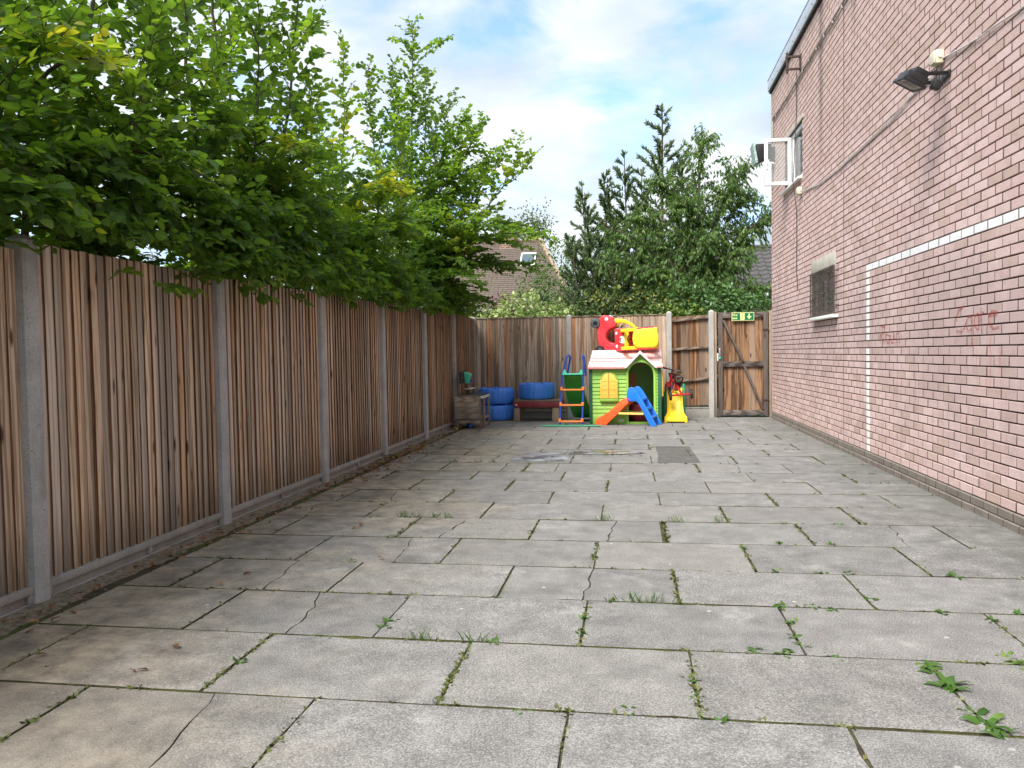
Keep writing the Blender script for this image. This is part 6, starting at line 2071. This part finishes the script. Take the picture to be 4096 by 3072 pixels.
bush('laurel_hedge', 'dark leafy hedge behind the shrubs at the back', MT['cherry'], [(-1.2, 19.8, 1.6, 1.6, .5, 1.3), (1.6, 19.6, 1.7, 1.6, .5, 1.5), (3.2, 18.6, 1.5, 1.0, .5, 1.1)], 5200, .14, leaf_tmpl_s(.26), 56, (.3, .18), 'hedge')
bush('light_shrub', 'airy light green shrub between the brown roof and the cypress', MT['ivy'], [(-1.9, 20.5, 3.3, .7, .5, 1.0), (-2.5, 20.6, 2.6, .6, .4, .9)], 2200, .10, leaf_tmpl_s(.25), 57, (.35, .2))
r_ = random.Random(60); Tb = Tree()
for tip in ((-4.1, 33, 7.55), (-4.6, 33, 6.9), (-3.6, 33, 6.9), (-4.3, 32.8, 7.2), (-3.8, 33.1, 7.2)):
    pts = bez((-4.1, 33, 1), (-4.1, 33, 4.6), tip, 10)
    Tb.wood.tube(pts, [.06 * (1 - .9 * i / 10) + .004 for i in range(11)], 5)
    for i in range(150):
        p, d = along(pts, .35 + .65 * r_.random())
        q = p + rv(r_, .28)
        for _ in range(4):
            Tb.leaf(q + rv(r_, .08), rv(r_, 1) + Vector((0, 0, -.8)), rv(r_, 1), .11, r_.random())
finish_tree('birch_tree', 'small distant birch above the brown tiled roof', 'tree', (-4.1, 33, 0), Tb, leaf_tmpl_s(.32), MT['birch'])

# ------------------------------------------------------------------ houses behind
hl = thing('tiled_house', 'house with brown tiled hipped roof and skylight beyond the shrubs', 'house', (-5.6, 31, 0))
part('wall', MB().box(-9.4, -2.25, 28.5, 35.5, 0, 3.0), MT['house_brick'], hl)
eY, eZ, rY, rZ = 28.1, 2.75, 31.6, 5.85
hipx_e, hipx_r = -1.85, -3.62


def roofpt(u, t):                                     # u along x, t up the slope
    return eY + (rY - eY) * t, eZ + (rZ - eZ) * t


m = MB()
NR = 36
for i in range(NR):
    ta, tb_ = i / NR, (i + 1) / NR
    ya, za = roofpt(0, ta); yb, zb = roofpt(0, tb_)
    xr_a = hipx_e + (hipx_r - hipx_e) * ta; xr_b = hipx_e + (hipx_r - hipx_e) * tb_
    x = -9.6
    while x < xr_a - .02:
        w_ = .165
        xe = min(x + w_ - .006, xr_a)
        xe2 = min(xe, xr_b)
        dz = r_.uniform(-.006, .006)
        m.add([(x, ya - .02, za + .028 + dz), (xe, ya - .02, za + .028 + dz), (max(x, xe2), yb, zb + .008), (x, yb, zb + .008), (x, ya - .018, za), (xe, ya - .018, za)], [(0, 1, 2, 3), (4, 5, 1, 0)])
        x += w_
roof = part('roof', m, MT['tile_brown'], hl); roof['kind'] = 'stuff'
m = MB()
m.add([(-9.6, eY, eZ), (hipx_e, eY, eZ), (hipx_r, rY, rZ), (-9.6, rY, rZ)], [(0, 1, 2, 3)])
m.add([(hipx_e, eY, eZ), (hipx_e, 35.9, eZ), (hipx_r, rY, rZ)], [(0, 1, 2)])
part('roof_deck', m, MT['tile_brown'], hl)
m = MB().tube([(hipx_e, eY - .02, eZ + .04), (hipx_r, rY, rZ + .05)], .085, 8).tube([(hipx_r, rY, rZ + .05), (-9.6, rY, rZ + .05)], .085, 8)
part('ridge_tiles', m, MT['tan'], hl, smooth=True)


def on_roof(x, t, off):
    y, z = roofpt(0, t); n_ = Vector((0, -(rZ - eZ), (rY - eY))).normalized()
    return Vector((x, y, z)) + n_ * off


sk = MB(); fr = MB()
t0, t1, xa, xb = .63, .78, -4.25, -3.75
fr.add([on_roof(xa - .05, t0 - .02, .02), on_roof(xb + .05, t0 - .02, .02), on_roof(xb + .05, t1 + .02, .02), on_roof(xa - .05, t1 + .02, .02), on_roof(xa - .05, t0 - .02, .10), on_roof(xb + .05, t0 - .02, .10), on_roof(xb + .05, t1 + .02, .10), on_roof(xa - .05, t1 + .02, .10)], [(0, 1, 5, 4), (1, 2, 6, 5), (2, 3, 7, 6), (3, 0, 4, 7), (4, 5, 6, 7)])
sko = part('skylight', fr, MT['upvc'], hl)
sk.add([on_roof(xa, t0, .105), on_roof(xb, t0, .105), on_roof(xb, t1, .105), on_roof(xa, t1, .105)], [(0, 1, 2, 3)])
kk = Mat('skylight_glass', .04, .8); kk.col((.12, .16, .19)); kk.b.inputs['Metallic'].default_value = .55
link('pane', make_mesh('pane', sk, kk.m, wloc(sko)), sko)
part('chimney', MB().box(-5.25, -4.65, 31.2, 31.9, 5.2, 6.2).box(-5.32, -4.58, 31.13, 31.97, 6.201, 6.27), MT['house_brick'], hl)
part('chimney_pot', MB().lathe([(.10, 0), (.12, .02), (.10, .28), (.12, .32), (.08, .32), (.07, .02)], 12, (-5.1, 31.5, 6.27)), MT['house_brick'], hl, smooth=True)
part('chimney_pot', MB().lathe([(.10, 0), (.12, .02), (.10, .28), (.12, .32), (.08, .32), (.07, .02)], 12, (-4.8, 31.5, 6.27)), MT['house_brick'], hl, smooth=True)
part('gutter', MB().tube([(-9.6, 28.02, 2.86), (-1.6, 28.02, 2.86)], .055, 8), MT['black_metal'], hl, smooth=True)

hr = thing('tiled_house', 'brick house with dark grey pantile roof beside the brick building', 'house', (5.5, 28, 0))
part('wall', MB().box(2.75, 9.5, 25.2, 31, 0, 3.05), MT['house_brick'], hr)
eY, eZ, rY, rZ = 24.9, 3.0, 28.0, 4.78
m = MB()
NR = 11
for i in range(NR):
    ta, tb_ = i / NR, (i + 1) / NR
    ya, za = roofpt(0, ta); yb, zb = roofpt(0, tb_)
    x = 2.5
    while x < 9.6:
        seg = 5; w_ = .30
        v = []
        for j in range(seg + 1):
            u = x + w_ * j / seg
            hgt = .045 * max(0, math.sin(math.pi * 2 * (j / seg) - .6)) + .01
            v += [(u, ya - .02, za + .035 + hgt), (u, yb + .01, zb + .006 + hgt), (u, ya - .015, za - .01)]
        m.add(v, [q for j in range(seg) for q in ((3 * j, 3 * j + 3, 3 * j + 4, 3 * j + 1), (3 * j + 2, 3 * j + 5, 3 * j + 3, 3 * j))])
        x += w_
ro_ = part('roof', m, MT['tile_grey'], hr); ro_['kind'] = 'stuff'
part('roof_deck', MB().add([(2.5, eY + .03, eZ - .03), (9.6, eY + .03, eZ - .03), (9.6, rY, rZ - .03), (2.5, rY, rZ - .03)], [(0, 1, 2, 3)]), MT['tile_grey'], hr)
part('ridge_tiles', MB().tube([(2.5, rY, rZ + .03), (9.6, rY, rZ + .03)], .10, 8), MT['tile_grey'], hr, smooth=True)
part('gutter', MB().tube([(2.5, 24.85, 2.95), (9.6, 24.85, 2.95)], .055, 8), MT['cable'], hr, smooth=True)
part('downpipe', MB().tube([(3.45, 25.12, 2.92), (3.45, 25.12, 0)], .04, 8), MT['upvc'], hr, smooth=True)

# ------------------------------------------------------------------ weeds, grass, litter
WT = leaf_tmpl(.17, .25, .25)


def rosette(label, x, y, size, n, seed, tint=.5):
    r = random.Random(seed)
    P, D, N_, S, TT = [], [], [], [], []
    for i in range(n):
        a = 2 * math.pi * i / n + r.uniform(-.4, .4)
        el = r.uniform(.03, .55)
        d = Vector((math.cos(a) * math.cos(el), math.sin(a) * math.cos(el), math.sin(el)))
        P.append((r.gauss(0, .012), r.gauss(0, .030), -.004)); D.append(d); N_.append((-d.x * .5 + r.gauss(0, .3), -d.y * .5 + r.gauss(0, .3), 1))
        S.append(size * r.uniform(.35, .85)); TT.append(tint + r.gauss(0, .15))
    me = leaves_mesh('weed', P, D, N_, S, TT, WT, MT['weed'])
    o_ = link('weed', me, None, (x, y, 0))
    tag(o_, label, 'weed', 'weeds in the paving joints')


BIGW = [(1.13, 3.15, .085, 16, 'leafy weed at the top of the weedy joint nearest the right edge'), (1.13, 2.95, .10, 18, 'largest bushy weed, middle of the weedy joint at lower right'), (1.14, 2.66, .095, 20, 'spreading weed at the near end of the weedy joint at lower right'), (1.13, 2.76, .055, 12, 'small weed just above the spreading weed at lower right'),
        (1.47, 3.24, .06, 26, 'dry scrubby weed at the right edge of the picture'), (.70, 3.81, .075, 14, 'weed at the top of the joint left of the weedy right joint'), (.61, 3.22, .06, 22, 'long low weed lying along a row joint at right'), (.50, 3.215, .055, 16, 'left end weed of the long low row of weeds'), (.69, 3.34, .05, 10, 'small weed where the joint meets the long low row of weeds'),
        (.80, 3.22, .05, 10, 'single weed right of the long low row of weeds'), (.84, 3.82, .05, 11, 'first small weed right of the leafy joint weed'), (.93, 3.80, .05, 11, 'second small weed right of the leafy joint weed'), (1.41, 3.80, .06, 10, 'pale flat weed far right in the middle row joint'), (1.17, 4.44, .055, 12, 'small leafy weed in the upper right row joint'), (1.70, 4.42, .065, 12, 'flat weed at right in the upper row joint'),
        (.22, 2.75, .045, 10, 'small weed in the short centre joint near the bottom'), (-.02, 2.60, .045, 9, 'tiny weed in the bottom row joint, centre'), (-.40, 2.60, .05, 9, 'small weed in the bottom row joint, left of centre'),
        (-1.69, 4.41, .05, 10, 'small weed in a row joint left of centre'), (-1.65, 5.04, .055, 10, 'bright weed where joints meet, left of centre'), (-1.99, 5.65, .05, 10, 'weed in the far left row joint'), (-2.86, 8.50, .16, 7, 'tall leafy dandelion at the foot of the left fence'), (-2.88, 9.02, .17, 6, 'upright dandelion by the fourth concrete post'), (-2.88, 4.48, .06, 10, 'grey-green weed in the dirt by the left fence')]
for i, (x, y, s, n, lab) in enumerate(BIGW):
    rosette(lab, x, y, s, n, 700 + i, .5 if i != 4 else .85)

# moss, seedlings and grass along the joints: far too many to count
P, D, N_, S, TT = [], [], [], [], []
r = random.Random(5)
GT = [(.10, 3.81), (0.0, 3.81), (-.93, 3.21), (-.68, 3.205), (-1.63, 5.66), (-1.73, 5.66), (-1.5, 5.66), (-1.4, 5.66), (-1.55, 8.62), (-1.74, 8.62), (-.20, 9.49), (-.31, 9.30), (-2.03, 8.62), (.62, 5.66), (.3, 5.66), (-.2, 5.66)]
for (x, y) in GT:
    for _ in range(26):
        a = r.uniform(0, 6.28); el = r.uniform(.7, 1.45)
        P.append((x + r.gauss(0, .03), y + r.gauss(0, .005), -.004)); D.append((math.cos(a) * math.cos(el), math.sin(a) * math.cos(el), math.sin(el))); N_.append((math.cos(a + 1.57), math.sin(a + 1.57), .3)); S.append(r.uniform(.025, .075)); TT.append(r.gauss(.55, .2))
me = leaves_mesh('grass', P, D, N_, S, TT, blade_tmpl(.035), MT['weed'])
tag(link('grass', me), 'thin grass blades growing in the paving joints', kind='stuff')
P, D, N_, S, TT = [], [], [], [], []


def tuft(x, y, n, sp):
    for _ in range(n):
        a = r.uniform(0, 6.28); el = r.uniform(.1, .9)
        P.append((x + r.gauss(0, sp), y + r.gauss(0, sp), -.006)); D.append((math.cos(a) * math.cos(el), math.sin(a) * math.cos(el), math.sin(el))); N_.append((r.gauss(0, .4), r.gauss(0, .4), 1)); S.append(r.uniform(.010, .030)); TT.append(r.gauss(.5, .25))


for ri in range(4, 22):
    y = ROWS[ri]
    x = -2.7
    while x < 2.5:
        x += r.expovariate(11.0)
        nz = math.sin(x * 2.3 + ri * 1.7) + math.sin(x * 5.1 + ri)
        if nz > -.3: tuft(x, y + r.gauss(0, .003), r.randrange(3, 9), .006)
    ph_ = -0.228 if ri % 2 == 0 else 0.222 - PITCH
    for c in range(-3, 5):
        xj = ph_ + c * PITCH
        if not (-2.7 < xj < 2.5): continue
        dn = r.choice((.05, .15, .4, .9))
        for _ in range(int(44 * dn)):
            tuft(xj + r.gauss(0, .003), r.uniform(ROWS[ri], ROWS[ri + 1]), r.randrange(3, 9), .005)
for i in range(60):
    tuft(2.515 + r.gauss(0, .004), r.uniform(3, 14), 5, .006)
for i in range(160):
    tuft(-2.80 + r.gauss(0, .02), r.uniform(2.5, 13), 4, .008)
P2, D2, N2, S2, T2 = [], [], [], [], []
for (x, y) in ((-.22, 3.55), (-.22, 3.36), (.22, 2.91), (.28, 2.60), (.70, 3.59), (.69, 3.42), (1.02, 4.41), (.79, 4.42), (1.60, 3.71), (1.75, 3.82), (1.15, 3.97), (1.24, 5.07), (.93, 5.07), (1.42, 5.65), (-.10, 3.81), (.68, 4.93), (-.60, 3.21), (-1.13, 3.41), (-1.12, 3.32), (-.70, 3.81), (-1.58, 2.89), (.27, 10.08)):
    for _ in range(14):
        a = r.uniform(0, 6.28); el = r.uniform(.15, .8)
        P2.append((x + r.gauss(0, .012), y + r.gauss(0, .012), -.004)); D2.append((math.cos(a) * math.cos(el), math.sin(a) * math.cos(el), math.sin(el))); N2.append((r.gauss(0, .4), r.gauss(0, .4), 1)); S2.append(r.uniform(.02, .042)); T2.append(r.gauss(.55, .2))
tag(link('seedlings', leaves_mesh('seedlings', P2, D2, N2, S2, T2, leaf_tmpl_s(.22), MT['weed'])), 'tiny green seedlings dotted along the joints', kind='stuff')
me = leaves_mesh('moss', P, D, N_, S, TT, leaf_tmpl_s(.28), MT['moss'])
tag(link('moss', me), 'moss and tiny seedlings lining the paving joints', kind='stuff')
# fallen leaves
P, D, N_, S, TT = [], [], [], [], []
for i in range(620):
    k = r.random()
    if k < .55: x, y = -2.88 + abs(r.gauss(0, .16)) - .06, r.gauss(8.9, 1.0)
    elif k < .95: x, y = -2.90 + abs(r.gauss(0, .10)), r.uniform(2.6, 12.4)
    else: x, y = -2.8 + abs(r.gauss(0, .75)), r.uniform(2.6, 12.5)
    z = .010 + r.uniform(0, .010) if x > -2.82 else .016 + r.uniform(0, .012)
    a = r.uniform(0, 6.28)
    P.append((x, y, z)); D.append((math.cos(a), math.sin(a), r.gauss(0, .15))); N_.append((r.gauss(0, .4), r.gauss(0, .4), 1)); S.append(r.uniform(.02, .06)); TT.append(r.gauss(.5, .25))
me = leaves_mesh('fallen_leaves', P, D, N_, S, TT, leaf_tmpl(.26, .35, .15), MT['dead_leaf'])
tag(link('fallen_leaves', me), 'brown fallen leaves scattered along the foot of the left fence', kind='stuff')
# threshold grass under the gate
P, D, N_, S, TT = [], [], [], [], []
for i in range(260):
    a = r.uniform(0, 6.28); el = r.uniform(.3, 1.3)
    P.append((r.uniform(1.6, 2.5) if i % 3 else r.gauss(2.3, .12), 14.93 + r.gauss(0, .02), 0)); D.append((math.cos(a) * math.cos(el), math.sin(a) * math.cos(el), math.sin(el))); N_.append((r.gauss(0, .4), r.gauss(0, .4), 1)); S.append(r.uniform(.015, .035)); TT.append(r.gauss(.5, .25))
me = leaves_mesh('threshold_grass', P, D, N_, S, TT, leaf_tmpl_s(.2), MT['weed'])
tag(link('threshold_grass', me), 'grass growing on the path just beyond the gate', kind='stuff')
